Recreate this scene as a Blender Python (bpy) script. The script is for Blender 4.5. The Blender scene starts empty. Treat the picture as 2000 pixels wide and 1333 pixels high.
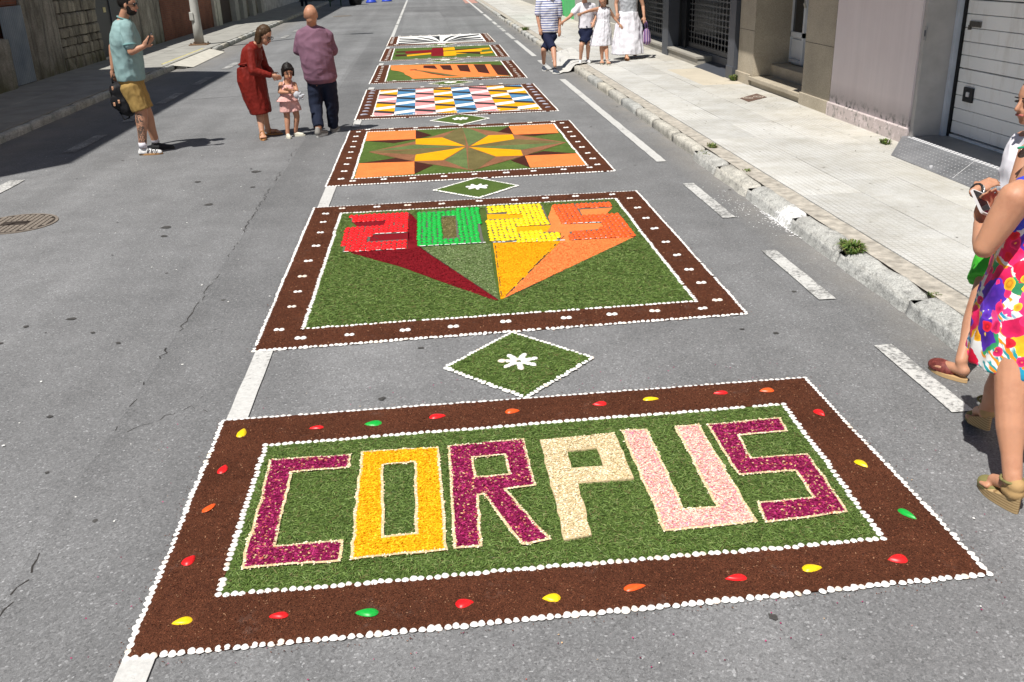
import bpy, bmesh, math, random
import numpy as np
from mathutils import Vector, Matrix, noise
random.seed(7); np.random.seed(7)
SC = bpy.context.scene
COL = SC.collection
# ------------------------------------------------------------------ camera, world, sun, exposure
cam_data = bpy.data.cameras.new('camera')
cam = bpy.data.objects.new('camera', cam_data); COL.objects.link(cam)
cam_data.sensor_width = 36.0; cam_data.lens = 32.852
cam_data.clip_start = 0.05; cam_data.clip_end = 900
R_ = (0.99557669, -0.08862423, -0.03118973); U_ = (0.06223475, 0.37338116, 0.92558811); F_ = (0.07038387, 0.92343503, -0.37724509)
cam.matrix_world = Matrix(((R_[0], U_[0], -F_[0], 0.0), (R_[1], U_[1], -F_[1], 0.0), (R_[2], U_[2], -F_[2], 2.1), (0, 0, 0, 1)))
SC.camera = cam
SUN_AZ = Vector((0.64, 0.768)); SUN_COT = 0.56
sun_elev = math.atan2(1.0, SUN_COT)
world = bpy.data.worlds.new('World'); SC.world = world; world.use_nodes = True
wn = world.node_tree; bg = wn.nodes['Background']
sky = wn.nodes.new('ShaderNodeTexSky'); sky.sky_type = 'NISHITA'; sky.sun_disc = False
sky.sun_elevation = sun_elev; sky.sun_rotation = math.atan2(-SUN_AZ.x, -SUN_AZ.y)
sky.air_density = 0.8; sky.dust_density = 0.1; sky.ozone_density = 2.5
wn.links.new(sky.outputs[0], bg.inputs[0]); bg.inputs[1].default_value = 0.05
sun_data = bpy.data.lights.new('sun', 'SUN'); sun_data.energy = 5.0; sun_data.angle = math.radians(0.5); sun_data.color = (1.0, 0.96, 0.9)
sun = bpy.data.objects.new('sun', sun_data); COL.objects.link(sun)
ld = Vector((SUN_AZ.x * SUN_COT, SUN_AZ.y * SUN_COT, -1.0))
sun.rotation_euler = ld.to_track_quat('-Z', 'Y').to_euler(); sun.location = (-20, -20, 40)
SC.view_settings.view_transform = 'Standard'; SC.view_settings.look = 'None'
SC.view_settings.exposure = 0.28; SC.view_settings.gamma = 1.0; SC.view_settings.use_curve_mapping = False

# ------------------------------------------------------------------ helpers
def tag(o, label=None, cat=None, group=None, kind=None):
    if label: o['label'] = label
    if cat: o['category'] = cat
    if group: o['group'] = group
    if kind: o['kind'] = kind
    return o
def empty(name, loc=(0, 0, 0)):
    o = bpy.data.objects.new(name, None); COL.objects.link(o); o.location = loc; o.empty_display_size = 0.2
    return o
def link(name, me, parent=None):
    o = bpy.data.objects.new(name, me); COL.objects.link(o)
    if parent is not None:
        o.parent = parent
        if parent.type == 'EMPTY': o.matrix_parent_inverse = Matrix.Translation(-parent.location)
    return o
def mesh(name, vs, fs, m, parent=None, smooth=False):
    me = bpy.data.meshes.new(name); me.from_pydata([tuple(v) for v in vs], [], fs); me.update()
    if m: me.materials.append(m)
    if smooth: me.shade_smooth()
    return link(name, me, parent)
def copy_obj(o, parent=None, loc=None):
    c = o.copy(); COL.objects.link(c)
    if parent is not None: c.parent = parent
    if loc is not None: c.location = loc
    return c
class MB:
    def __init__(s): s.v = []; s.f = []
    def add(s, vs, fs):
        n = len(s.v); s.v += [tuple(v) for v in vs]; s.f += [tuple(i + n for i in f) for f in fs]; return s
    def box(s, x0, x1, y0, y1, z0, z1, jit=0.0):
        j = lambda: random.uniform(-jit, jit)
        vs = [(x + j(), y + j(), z + j()) for z in (z0, z1) for y in (y0, y1) for x in (x0, x1)]
        return s.add(vs, [(0, 2, 3, 1), (4, 5, 7, 6), (0, 1, 5, 4), (2, 6, 7, 3), (0, 4, 6, 2), (1, 3, 7, 5)])
    def bev(s, x0, x1, y0, y1, z0, z1, b):
        # box with chamfered upper edges
        vs = [(x0, y0, z0), (x1, y0, z0), (x1, y1, z0), (x0, y1, z0), (x0, y0, z1 - b), (x1, y0, z1 - b), (x1, y1, z1 - b), (x0, y1, z1 - b),
              (x0 + b, y0 + b, z1), (x1 - b, y0 + b, z1), (x1 - b, y1 - b, z1), (x0 + b, y1 - b, z1)]
        return s.add(vs, [(3, 2, 1, 0), (0, 1, 5, 4), (1, 2, 6, 5), (2, 3, 7, 6), (3, 0, 4, 7), (4, 5, 9, 8), (5, 6, 10, 9), (6, 7, 11, 10), (7, 4, 8, 11), (8, 9, 10, 11)])
    def tube(s, pts, r, n=10, cap=True):
        pts = [Vector(p) for p in pts]; rs = r if isinstance(r, (list, tuple)) else [r] * len(pts)
        vs = []; fs = []
        for i, p in enumerate(pts):
            t = (pts[min(i + 1, len(pts) - 1)] - pts[max(i - 1, 0)]).normalized()
            a = t.cross(Vector((0, 0, 1)) if abs(t.z) < 0.9 else Vector((1, 0, 0))).normalized(); b = t.cross(a)
            for k in range(n):
                an = 2 * math.pi * k / n; vs.append(p + a * math.cos(an) * rs[i] + b * math.sin(an) * rs[i])
        for i in range(len(pts) - 1):
            for k in range(n):
                k2 = (k + 1) % n; fs.append((i * n + k, i * n + k2, (i + 1) * n + k2, (i + 1) * n + k))
        if cap: fs.append(tuple(range(n))[::-1]); fs.append(tuple((len(pts) - 1) * n + k for k in range(n)))
        return s.add(vs, fs)
    def prism(s, poly, z0, z1):
        n = len(poly); vs = [(p[0], p[1], z0) for p in poly] + [(p[0], p[1], z1) for p in poly]
        return s.add(vs, [tuple(range(n))[::-1], tuple(range(n, 2 * n))] + [(i, (i + 1) % n, n + (i + 1) % n, n + i) for i in range(n)])
    def build(s, name, m, parent=None, smooth=False):
        return mesh(name, s.v, s.f, m, parent, smooth)
def area2(p): return sum(p[i][0] * p[(i + 1) % len(p)][1] - p[(i + 1) % len(p)][0] * p[i][1] for i in range(len(p)))
def inside(p, poly):
    x, y = p[0], p[1]; c = False; n = len(poly); j = n - 1
    for i in range(n):
        xi, yi = poly[i][0], poly[i][1]; xj, yj = poly[j][0], poly[j][1]
        if (yi > y) != (yj > y) and x < (xj - xi) * (y - yi) / (yj - yi) + xi: c = not c
        j = i
    return c
def poly_slab(name, outer, holes, z0, z1, m, parent):
    # flat slab with holes, triangulated
    from mathutils.geometry import tessellate_polygon
    loops = [outer] + list(holes)
    vs = []; fs = []; rings = []
    for lp in loops:
        rings.append((len(vs), len(lp))); vs += [(p[0], p[1], z1) for p in lp]
    tris = tessellate_polygon([[Vector((p[0], p[1], 0)) for p in lp] for lp in loops])
    for t in tris:
        a, b, c = [vs[i] for i in t]
        if (b[0] - a[0]) * (c[1] - a[1]) - (c[0] - a[0]) * (b[1] - a[1]) < 0: t = (t[0], t[2], t[1])
        fs.append(tuple(t))
    n0 = len(vs); vs += [(v[0], v[1], z0) for v in vs[:]]
    for k, (s, n) in enumerate(rings):
        ccw = area2(loops[k]) > 0
        for i in range(n):
            a, b = s + i, s + (i + 1) % n
            f = (n0 + a, n0 + b, b, a)
            fs.append(f if (ccw if k == 0 else not ccw) else f[::-1])
    return mesh(name, vs, fs, m, parent)
def subdiv_line(a, b, step):
    a = Vector((a[0], a[1])); b = Vector((b[0], b[1])); n = max(1, int(round((b - a).length / step)))
    return [(a.lerp(b, i / n), (b - a).normalized()) for i in range(n)]
def wobble(poly, step=0.05, amp=0.006):
    out = []
    for i in range(len(poly)):
        for p, d in subdiv_line(poly[i], poly[(i + 1) % len(poly)], step):
            w = amp * noise.noise(Vector((p.x * 9, p.y * 9, 3.3)))
            out.append((p.x - d.y * w + random.uniform(-1, 1) * amp * .5, p.y + d.x * w + random.uniform(-1, 1) * amp * .5))
    return out
def offset_poly(poly, d):
    # inward offset for either winding
    n = len(poly); s = 1 if area2(poly) > 0 else -1; out = []
    for i in range(n):
        p0, p1, p2 = Vector(poly[i - 1][:2]), Vector(poly[i][:2]), Vector(poly[(i + 1) % n][:2])
        e1 = (p1 - p0).normalized(); e2 = (p2 - p1).normalized()
        n1 = Vector((-e1.y, e1.x)) * s; n2 = Vector((-e2.y, e2.x)) * s
        b = (n1 + n2); L = max(.35, b.length); b = b.normalized(); k = d / max(.35, b.dot(n1)); out.append(tuple(p1 + b * k))
    return out

# ------------------------------------------------------------------ materials
class NT:
    def __init__(s, name, rough=0.8, spec=0.3, metal=0.0):
        s.m = bpy.data.materials.new(name); s.m.use_nodes = True; s.t = s.m.node_tree; s.n = s.t.nodes; s.l = s.t.links
        s.b = s.n['Principled BSDF']; s.b.inputs['Roughness'].default_value = rough
        s.b.inputs['Specular IOR Level'].default_value = spec; s.b.inputs['Metallic'].default_value = metal
        s.pos = None; s.bumps = None
    def P(s, obj=False):
        if obj: return s.n.new('ShaderNodeTexCoord').outputs['Object']
        if s.pos is None: s.pos = s.n.new('ShaderNodeNewGeometry').outputs['Position']
        return s.pos
    def scaled(s, vec, sc):
        m = s.n.new('ShaderNodeMapping'); m.inputs['Scale'].default_value = sc; s.l.new(vec, m.inputs[0]); return m.outputs[0]
    def noise(s, scale, detail=3, rough=.55, vec=None, dist=0):
        n = s.n.new('ShaderNodeTexNoise'); n.inputs['Scale'].default_value = scale; n.inputs['Detail'].default_value = detail
        n.inputs['Roughness'].default_value = rough; n.inputs['Distortion'].default_value = dist
        s.l.new(vec or s.P(), n.inputs['Vector']); return n.outputs[0]
    def vor(s, scale, vec=None, feat='F1', out='Color', rnd=1.0):
        n = s.n.new('ShaderNodeTexVoronoi'); n.feature = feat; n.inputs['Scale'].default_value = scale; n.inputs['Randomness'].default_value = rnd
        s.l.new(vec or s.P(), n.inputs['Vector']); return n.outputs[out]
    def ramp(s, fac, stops, interp='LINEAR'):
        r = s.n.new('ShaderNodeValToRGB'); s.l.new(fac, r.inputs[0]); e = r.color_ramp; e.interpolation = interp
        while len(e.elements) < len(stops): e.elements.new(0.5)
        for i, (p, c) in enumerate(stops):
            e.elements[i].position = p
            e.elements[i].color = (c, c, c, 1) if isinstance(c, (int, float)) else (c[0], c[1], c[2], 1)
        return r.outputs[0]
    def mix(s, fac, a, b, mode='MIX'):
        m = s.n.new('ShaderNodeMix'); m.data_type = 'RGBA'; m.blend_type = mode; m.clamp_result = False
        for si, v in ((0, fac), (6, a), (7, b)):
            sock = m.inputs[si]
            if isinstance(v, (int, float)): sock.default_value = v if si == 0 else (v, v, v, 1)
            elif isinstance(v, tuple): sock.default_value = (*v[:3], 1)
            else: s.l.new(v, sock)
        return m.outputs[2]
    def math(s, op, a, b=0.0):
        m = s.n.new('ShaderNodeMath'); m.operation = op
        for i, v in ((0, a), (1, b)):
            if isinstance(v, (int, float)): m.inputs[i].default_value = v
            else: s.l.new(v, m.inputs[i])
        return m.outputs[0]
    def sep(s, v):
        n = s.n.new('ShaderNodeSeparateXYZ'); s.l.new(v, n.inputs[0]); return n.outputs
    def island(s): return s.n.new('ShaderNodeNewGeometry').outputs['Random Per Island']
    def objrand(s): return s.n.new('ShaderNodeObjectInfo').outputs['Random']
    def bump(s, h, strength=.5, dist=.01):
        b = s.n.new('ShaderNodeBump'); b.inputs['Strength'].default_value = strength; b.inputs['Distance'].default_value = dist
        s.l.new(h, b.inputs['Height'])
        if s.bumps: s.l.new(s.bumps, b.inputs['Normal'])
        s.bumps = b.outputs[0]; s.l.new(s.bumps, s.b.inputs['Normal']); return s
    def color(s, c):
        if isinstance(c, tuple): s.b.inputs['Base Color'].default_value = (*c[:3], 1)
        else: s.l.new(c, s.b.inputs['Base Color'])
        return s
    def rough(s, r): s.l.new(r, s.b.inputs['Roughness']); return s
def flat(name, c, rough=.8, spec=.3, metal=0, var=.12, sc=6, bump=0, bsc=60, bd=.003):
    t = NT(name, rough, spec, metal)
    n = t.noise(sc, 4)
    t.color(t.mix(1.0, tuple(c), t.ramp(n, [(.25, 1 - var), (.75, 1 + var)]), 'MULTIPLY'))
    if bump: t.bump(t.noise(bsc, 3), bump, bd)
    return t.m
def bits(name, cols, rough=.7, spec=.25, weights=None):
    # loose petals, seeds or clippings: one colour per piece
    t = NT(name, rough, spec); n = len(cols); w = weights or [1] * n; tot = sum(w); acc = 0; st = []
    for c, k in zip(cols, w): st.append((acc / tot, c)); acc += k
    c = t.ramp(t.island(), st, 'CONSTANT'); t.color(c); return t.m

def m_asphalt(name='asphalt', base=.18, tint=(.985, 1.0, 1.02)):
    t = NT(name, .85, .35)
    agg = t.vor(125); c1 = t.ramp(agg, [(0, .6), (.3, .88), (.65, 1.04), (.86, 1.3), (1, 2.3)])
    fine = t.noise(260, 2); c2 = t.ramp(fine, [(.3, .72), (.7, 1.3)])
    big = t.noise(.35, 5, .6); c3 = t.ramp(big, [(.3, .8), (.7, 1.14)])
    med = t.noise(2.6, 6, .65); c4 = t.ramp(med, [(.3, .88), (.7, 1.1)])
    # long lengthwise tracks
    tr = t.noise(1.0, 3, .5, t.scaled(t.P(), (1.7, .05, 1))); c5 = t.ramp(tr, [(.3, .84), (.7, 1.12)])
    sp = t.vor(7.5, out='Distance'); sp2 = t.noise(3.1, 2)
    spots = t.ramp(sp, [(0, .5), (.05, .62), (.085, 1)]); spots = t.mix(t.ramp(sp2, [(.52, 0), (.6, 1)]), (1, 1, 1), spots)
    wsp = t.vor(11, t.scaled(t.P(), (1, 1.3, 1)), out='Distance'); wfl = t.ramp(wsp, [(0, 1.0), (.022, 1.0), (.03, 0)])
    c = t.mix(1, tuple(base * v for v in tint), c1, 'MULTIPLY')
    for k in (c2, c3, c4, c5, spots): c = t.mix(1, c, k, 'MULTIPLY')
    c = t.mix(t.math('MULTIPLY', wfl, t.ramp(t.noise(1.7, 2), [(.55, 0), (.62, .8)])), c, (.55, .55, .52))
    x_ = t.sep(t.P())[0]; dn = t.noise(1.6, 5, .7)
    g1 = t.ramp(t.math('SUBTRACT', 2.95, x_), [(0, .75), (.12, .4), (.45, 0)]); g2 = t.ramp(t.math('ADD', x_, 5.9), [(0, .6), (.5, .35), (1, 0)])
    k = t.math('MULTIPLY', t.math('MAXIMUM', g1, g2), t.ramp(dn, [(.35, .25), (.6, 1)])); c = t.mix(k, c, (.27, .245, .205))
    t.color(c); t.bump(agg, .35, .003); t.bump(fine, .5, .002); return t.m
ASPH = m_asphalt()
ASPH_L = m_asphalt('asphalt_light_patch', .2)
ASPH_D = m_asphalt('asphalt_dark_patch', .15)
def m_paintline(name, worn=.5):
    t = NT(name, .7, .3)
    w = t.noise(38, 5, .7); w2 = t.noise(2.5, 3)
    k = t.ramp(t.math('ADD', w, t.math('MULTIPLY', w2, .6)), [(worn, 0), (worn + .14, 1)])
    c = t.mix(k, (.2, .2, .195), t.ramp(t.noise(60, 2), [(.3, (.46, .46, .445)), (.7, (.57, .57, .55))]))
    t.color(c); t.bump(t.vor(95), .3, .002); return t.m
PAINT = m_paintline('road_paint_white', .56)
PAINT_W = m_paintline('road_paint_worn', .68); PAINT_L = m_paintline('road_paint_faded_shaded', .8)  # PAINT_L: heavier wear plus shade put into the left dashes' colour
def m_pave():
    t = NT('concrete_paving', .85, .25)
    x, y, z = t.sep(t.P())
    def groove(v, s, w):
        f = t.math('FRACT', t.math('MULTIPLY', v, s)); d = t.math('ABSOLUTE', t.math('SUBTRACT', f, .5)); return t.ramp(d, [(w, 1), (w + .07, 0)])
    g = t.math('MAXIMUM', groove(x, 20, .035), groove(y, 20, .035))
    pres = t.ramp(t.noise(.55, 3, .6), [(.42, .15), (.6, 1)])
    gd = t.math('MULTIPLY', g, pres)
    base = t.ramp(t.noise(1.3, 5, .65), [(.3, (.45, .445, .42)), (.55, (.53, .53, .51)), (.75, (.58, .58, .56))])
    base = t.mix(t.math('MULTIPLY', t.ramp(t.math('SUBTRACT', x, 4.0), [(0, 0), (1, .8)]), t.ramp(t.noise(.9, 3), [(.35, .3), (.6, 1)])), base, (.49, .46, .39))
    ob = t.ramp(t.objrand(), [(0, .9), (1, 1.07)]); base = t.mix(1, base, ob, 'MULTIPLY')
    base = t.mix(1, base, t.ramp(t.noise(90, 3), [(.3, .85), (.7, 1.12)]), 'MULTIPLY')
    base = t.mix(1, base, t.ramp(t.noise(4.5, 4, .7), [(.35, (.9, .885, .85)), (.6, (1.03, 1.03, 1.03))]), 'MULTIPLY')
    base = t.mix(t.math('MULTIPLY', gd, .6), base, (.2, .19, .17))
    sp = t.vor(5.5, out='Distance'); spots = t.ramp(sp, [(0, .35), (.035, .45), (.055, 1)])
    spots = t.mix(t.ramp(t.noise(1.1, 2), [(.45, 0), (.55, 1)]), (1, 1, 1), spots)
    t.color(t.mix(1, base, spots, 'MULTIPLY')); t.bump(t.math('SUBTRACT', 1.0, gd), .5, .004); t.bump(t.noise(120, 3), .25, .002); return t.m
PAVE = m_pave()
def m_granite(name, c, dk=.6):
    t = NT(name, .85, .3)
    a = t.ramp(t.vor(140), [(0, dk), (.5, 1), (1, 1.35)]); b = t.ramp(t.noise(3, 5, .7), [(.3, .75), (.7, 1.2)])
    s = t.ramp(t.noise(14, 5, .75), [(.35, .6), (.5, 1.0), (.75, 1.08)])
    cc = t.mix(1, tuple(c), a, 'MULTIPLY')
    for k in (b, s): cc = t.mix(1, cc, k, 'MULTIPLY')
    cc = t.mix(1, cc, t.ramp(t.objrand(), [(0, (.96, .98, 1.0)), (.5, (1, 1, 1)), (1, (1.08, 1.03, .94))]), 'MULTIPLY')
    x_, y_, z_ = t.sep(t.P())
    near = t.ramp(t.math('ABSOLUTE', t.math('SUBTRACT', y_, 7.35)), [(0, 1), (.12, .9), (.5, 0)])
    k = t.ramp(t.math('ADD', t.math('MULTIPLY', near, .42), t.noise(24, 6, .85, None, 1.2)), [(.84, 0), (.9, .95)])
    cc = t.mix(k, cc, (.82, .82, .82))
    t.color(cc); t.bump(t.noise(60, 4, .7), .9, .008); return t.m
GRANITE = m_granite('granite_kerb', (.44, .435, .405))
KBAND = flat('mortar_band', (.4, .37, .32), .9, .2, 0, .4, 14, .9, 60, .01)
def m_wallstone(name, c1, c2, moss=.0):
    t = NT(name, .9, .2)
    c = t.ramp(t.noise(1.8, 6, .7), [(.3, c1), (.7, c2)])
    c = t.mix(1, c, t.ramp(t.noise(40, 4, .7), [(.3, .6), (.7, 1.3)]), 'MULTIPLY')
    c = t.mix(1, c, t.ramp(t.objrand(), [(0, .75), (1, 1.3)]), 'MULTIPLY')
    st = t.noise(1.5, 4, .6, t.scaled(t.P(), (1, 3.5, .5)))
    c = t.mix(t.ramp(st, [(.5, 0), (.62, .55)]), c, (.05, .05, .045))
    if moss:
        z = t.sep(t.P())[2]; k = t.math('MULTIPLY', t.ramp(z, [(0, 1), (.55, .0)]), t.ramp(t.noise(3, 4), [(.4, 0), (.6, moss)])); c = t.mix(k, c, (.075, .08, .02))
    t.color(c); t.bump(t.noise(22, 5, .7), .7, .02); return t.m
OLDSTONE = m_wallstone('weathered_stone', (.13, .12, .1), (.3, .28, .23), .9)
OLDREND = m_wallstone('weathered_render', (.13, .12, .1), (.33, .31, .27), .7)
DARKMORT = flat('dark_mortar', (.07, .065, .055), .95, .1)
def m_brick():
    t = NT('red_brickwork', .9, .2); sw = t.n.new('ShaderNodeCombineXYZ'); x, y, z = t.sep(t.P())
    t.l.new(y, sw.inputs[0]); t.l.new(z, sw.inputs[1])
    b = t.n.new('ShaderNodeTexBrick'); t.l.new(sw.outputs[0], b.inputs[0]); b.inputs['Scale'].default_value = 4.2
    b.inputs['Color1'].default_value = (.23, .085, .05, 1); b.inputs['Color2'].default_value = (.17, .06, .04, 1); b.inputs['Mortar'].default_value = (.14, .11, .09, 1)
    b.inputs['Mortar Size'].default_value = .02; c = t.mix(1, b.outputs[0], t.ramp(t.noise(1.2, 5), [(.3, .6), (.7, 1.2)]), 'MULTIPLY')
    t.color(c); t.bump(b.outputs[1], -.4, .01); return t.m
BRICK = m_brick()
def m_beige():
    t = NT('beige_granite_cladding', .8, .3)
    c = t.ramp(t.vor(220), [(0, (.24, .205, .15)), (.4, (.39, .34, .26)), (1, (.53, .47, .37))])
    c = t.mix(1, c, t.ramp(t.noise(2.2, 5, .6), [(.3, .82), (.7, 1.12)]), 'MULTIPLY')
    t.color(c); t.bump(t.noise(160, 2), .3, .002); return t.m
BEIGE = m_beige()
def m_pink():
    t = NT('peeling_pink_render', .85, .25)
    c = t.ramp(t.noise(.9, 5, .6), [(.3, (.72, .63, .625)), (.7, (.8, .72, .715))])
    st = t.noise(1.0, 4, .6, t.scaled(t.P(), (1, 9, .5))); c = t.mix(1, c, t.ramp(st, [(.3, .96), (.7, 1.03)]), 'MULTIPLY')
    z = t.sep(t.P())[2]
    pat = t.math('MULTIPLY', t.ramp(t.noise(9, 6, .75), [(.52, 0), (.57, 1)]), t.ramp(z, [(0, 1.0), (.3, 1.0), (.42, 0)]))
    stain = t.ramp(z, [(.28, 1), (.36, .75), (.55, 1)])
    c = t.mix(1, c, stain, 'MULTIPLY')
    c = t.mix(pat, c, (.22, .21, .2)); t.color(c); t.bump(pat, -.5, .006); t.bump(t.noise(70, 3), .25, .003); return t.m
PINK = m_pink()
def m_pinkbase():
    t = NT('flaking_pink_plinth', .9, .2)
    k = t.ramp(t.noise(7, 6, .75), [(.42, 0), (.48, 1)]); k2 = t.ramp(t.noise(11, 5, .7), [(.55, 0), (.6, 1)])
    c = t.mix(k, (.66, .57, .56), (.52, .45, .435)); c = t.mix(k2, c, (.3, .28, .26)); t.color(c); t.bump(k, .5, .008); return t.m
PINKB = m_pinkbase()
def m_slat():
    t = NT('garage_slat_paint', .5, .4)
    c = t.ramp(t.noise(1.2, 5, .6), [(.3, (.82, .83, .82)), (.7, (.9, .9, .88))])
    st = t.noise(1.0, 4, .65, t.scaled(t.P(), (1, 5, 1.2))); c = t.mix(t.ramp(st, [(.52, 0), (.7, .35)]), c, (.45, .41, .34)); t.color(c); return t.m
SLAT = m_slat()
def m_checker():
    t = NT('checker_plate', .5, .5, .35)
    c = t.ramp(t.noise(3, 4), [(.3, (.16, .165, .175)), (.7, (.3, .305, .32))]); t.color(c); t.bump(t.noise(50, 2), .1, .002); return t.m
CHECK = m_checker()
STUD = NT('worn_bright_studs', .4, .6, .3).color((.75, .75, .76)).m
DARKMET = flat('dark_grey_metal', (.06, .066, .08), .5, .4, 0, .1)
SHUT = flat('black_shutter_metal', (.05, .052, .055), .45, .4, .2, .15)
SHOPIN = flat('dark_interior', (.008, .009, .011), .3, .5)
SILL = flat('grey_stone_sill', (.34, .32, .28), .8, .25, 0, .15, 4, .3)
WDOOR = flat('white_door_paint', (.62, .64, .66), .5, .4, 0, .08)
GLASSD = flat('dark_glass', (.01, .012, .015), .08, .6, 0, .1)
GREENW = flat('green_painted_wall', (.1, .5, .17), .7, .3, 0, .12)
GREYW = flat('grey_facade', (.42, .41, .38), .85, .25, 0, .15)
LIGHTW = flat('light_facade', (.5, .48, .42), .85, .25, 0, .15)
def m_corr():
    t = NT('corrugated_zinc', .5, .4, .3); c = t.ramp(t.noise(2, 4), [(.3, (.14, .18, .22)), (.7, (.24, .29, .33))]); x_ = t.sep(t.P())[0]; c = t.mix(1, c, t.ramp(t.math('MULTIPLY', t.math('ADD', x_, 7.98), 16), [(0, .35), (1, 1.3)]), 'MULTIPLY'); t.color(c); return t.m  # shading of the corrugation painted in: grooves darkened, ridges lightened
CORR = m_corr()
POLE = flat('pole_paint_grey', (.42, .42, .39), .6, .35, 0, .25, 3)
RUST = flat('rusty_base', (.16, .1, .06), .9, .2, 0, .3, 20)
YELP = flat('faded_yellow_paint', (.5, .45, .2), .8, .2, 0, .3, 12)
SAWM = bits('maroon_chip', [(.16, .005, .01), (.24, .01, .018), (.11, .004, .008)], .9, .1); SAWY = bits('golden_chip', [(.78, .34, .006), (.86, .42, .01), (.66, .27, .004)], .9, .1); SAWO = bits('orange_chip', [(.84, .22, .06), (.9, .29, .09), (.72, .17, .045)], .9, .1)
ROSEM = bits('rosemary_leaf', [(.08, .13, .04), (.15, .23, .08), (.24, .33, .14), (.1, .15, .04), (.3, .34, .18)], .7, .2)
STRAW = bits('straw_bit', [(.25, .2, .08), (.14, .14, .04), (.36, .3, .14), (.08, .1, .03)], .8, .2)
WEED = bits('weed_leaf', [(.05, .1, .02), (.09, .15, .03), (.14, .2, .04), (.2, .18, .08)])
PINKROAD = flat('pink_surface_road', (.42, .24, .2), .9, .2, 0, .1)
WHITEPOW = NT('white_lime_spill', .9, .2).color((.8, .8, .8)).m
# carpet stuff
def m_soil():
    t = NT('brown_bark_dust', .95, .12)
    a = t.ramp(t.vor(230), [(0, .55), (.5, 1), (.9, 1.35), (1, 2.0)]); b = t.ramp(t.noise(2.2, 5, .65), [(.3, .8), (.7, 1.2)])
    d = t.ramp(t.noise(30, 4, .7), [(.3, .8), (.7, 1.15)])
    c = t.mix(1, (.1, .035, .018), a, 'MULTIPLY')
    for k in (b, d): c = t.mix(1, c, k, 'MULTIPLY')
    c = t.mix(t.math('MULTIPLY', t.ramp(t.noise(5, 6, .75), [(.58, 0), (.72, .45)]), t.ramp(t.noise(60, 3), [(.4, 0), (.6, 1)])), c, (.17, .13, .11))
    t.color(c); t.bump(t.vor(230, out='Distance'), .9, .006); t.bump(t.noise(40, 4), .5, .008); return t.m
SOIL = m_soil()
def m_grassbase(name, c1=(.045, .08, .016), c2=(.13, .2, .045), s=90):
    t = NT(name, .9, .12)
    n = t.noise(s, 4, .75, t.scaled(t.P(), (1, 1, 1)), 1.5); c = t.ramp(n, [(.32, c1), (.52, tuple((a + b) / 2 for a, b in zip(c1, c2))), (.68, c2)])
    c = t.mix(1, c, t.ramp(t.noise(3.1, 5, .65), [(.3, .78), (.7, 1.18)]), 'MULTIPLY')
    t.color(c); t.bump(n, .9, .012); return t.m
GRASSB = m_grassbase('grass_clippings_bed')
GRASSL = m_grassbase('mixed_rosemary_bed', (.07, .1, .035), (.2, .28, .1), 70)
TAN = m_grassbase('straw_green_bed', (.1, .085, .03), (.24, .2, .08), 80)
COPP = m_grassbase('copper_sawdust', (.16, .065, .03), (.42, .2, .11), 80)
def m_dust(name, c, s=110, lo=.66, hi=1.28, bmp=.9):
    t = NT(name, .92, .12); n = t.noise(s, 4, .7); cc = t.mix(1, tuple(c), t.ramp(n, [(.3, lo), (.7, hi)]), 'MULTIPLY')
    cc = t.mix(1, cc, t.ramp(t.noise(5, 5, .7), [(.3, .88), (.7, 1.08)]), 'MULTIPLY'); t.color(cc); t.bump(n, bmp, .006); return t.m
MAROON = m_dust('maroon_sawdust', (.19, .007, .013)); ORLT = m_dust('orange_sawdust', (.84, .22, .06)); YELO = m_dust('golden_sawdust', (.8, .36, .006))
DKBR = m_dust('dark_brown_sawdust', (.06, .017, .012)); WHT = m_dust('white_sawdust', (.8, .8, .78), 150, .9, 1.05, .3); BLK = m_dust('charcoal_sawdust', (.035, .037, .04))
BLU = m_dust('blue_sawdust', (.08, .23, .42)); PNK = m_dust('pink_sawdust', (.78, .3, .3)); MAG = m_dust('magenta_petal_bed', (.2, .01, .06)); CRM = m_dust('cream_petal_bed', (.6, .48, .28))
PNB = m_dust('pale_pink_petal_bed', (.7, .36, .32)); YPB = m_dust('yellow_petal_bed', (.75, .36, .005))
GB = bits('grass_blade', [(.05, .09, .016), (.085, .145, .027), (.125, .2, .042), (.175, .26, .07), (.21, .25, .09), (.14, .12, .045)], .6, .3, [3, 5, 5, 3, 1, 1])
PET_M = bits('magenta_petal', [(.22, .006, .06), (.32, .012, .1), (.42, .03, .14), (.14, .004, .03), (.62, .4, .2), (.5, .12, .08)], .55, .3, [6, 5, 4, 4, 1.3, 1.2])
PET_Y = bits('yellow_petal', [(.84, .43, .004), (.88, .47, .006), (.78, .38, .003), (.86, .5, .01)], .6, .25)
PET_C = bits('cream_petal', [(.68, .56, .34), (.78, .68, .46), (.6, .46, .24), (.82, .74, .55)], .65, .2)
PET_P = bits('pink_petal', [(.82, .45, .4), (.86, .56, .46), (.72, .32, .38), (.84, .66, .5), (.6, .16, .3)], .6, .25, [4, 4, 2, 3, .6])
SEED = bits('cream_seed_edge', [(.74, .64, .42), (.82, .75, .56), (.6, .47, .25)], .65, .2)
BARK = bits('bark_chip', [(.1, .03, .015), (.17, .06, .03), (.05, .016, .01), (.3, .16, .09)], .9, .15, [4, 3, 3, .5])
def m_shell():
    t = NT('white_sea_shell', .45, .45)
    c = t.ramp(t.objrand(), [(0, (.84, .83, .8)), (.8, (.8, .79, .76)), (.95, (.8, .74, .66)), (1, (.76, .66, .54))])
    n = t.noise(60, 4); t.color(t.mix(1, c, t.ramp(n, [(.3, .9), (.7, 1.04)]), 'MULTIPLY')); return t.m
SHELL = m_shell()
def m_gloss(name, c):
    t = NT(name, .38, .35); n = t.noise(90, 3); t.color(t.mix(1, tuple(c), t.ramp(n, [(.3, .85), (.7, 1.1)]), 'MULTIPLY')); return t.m
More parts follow.
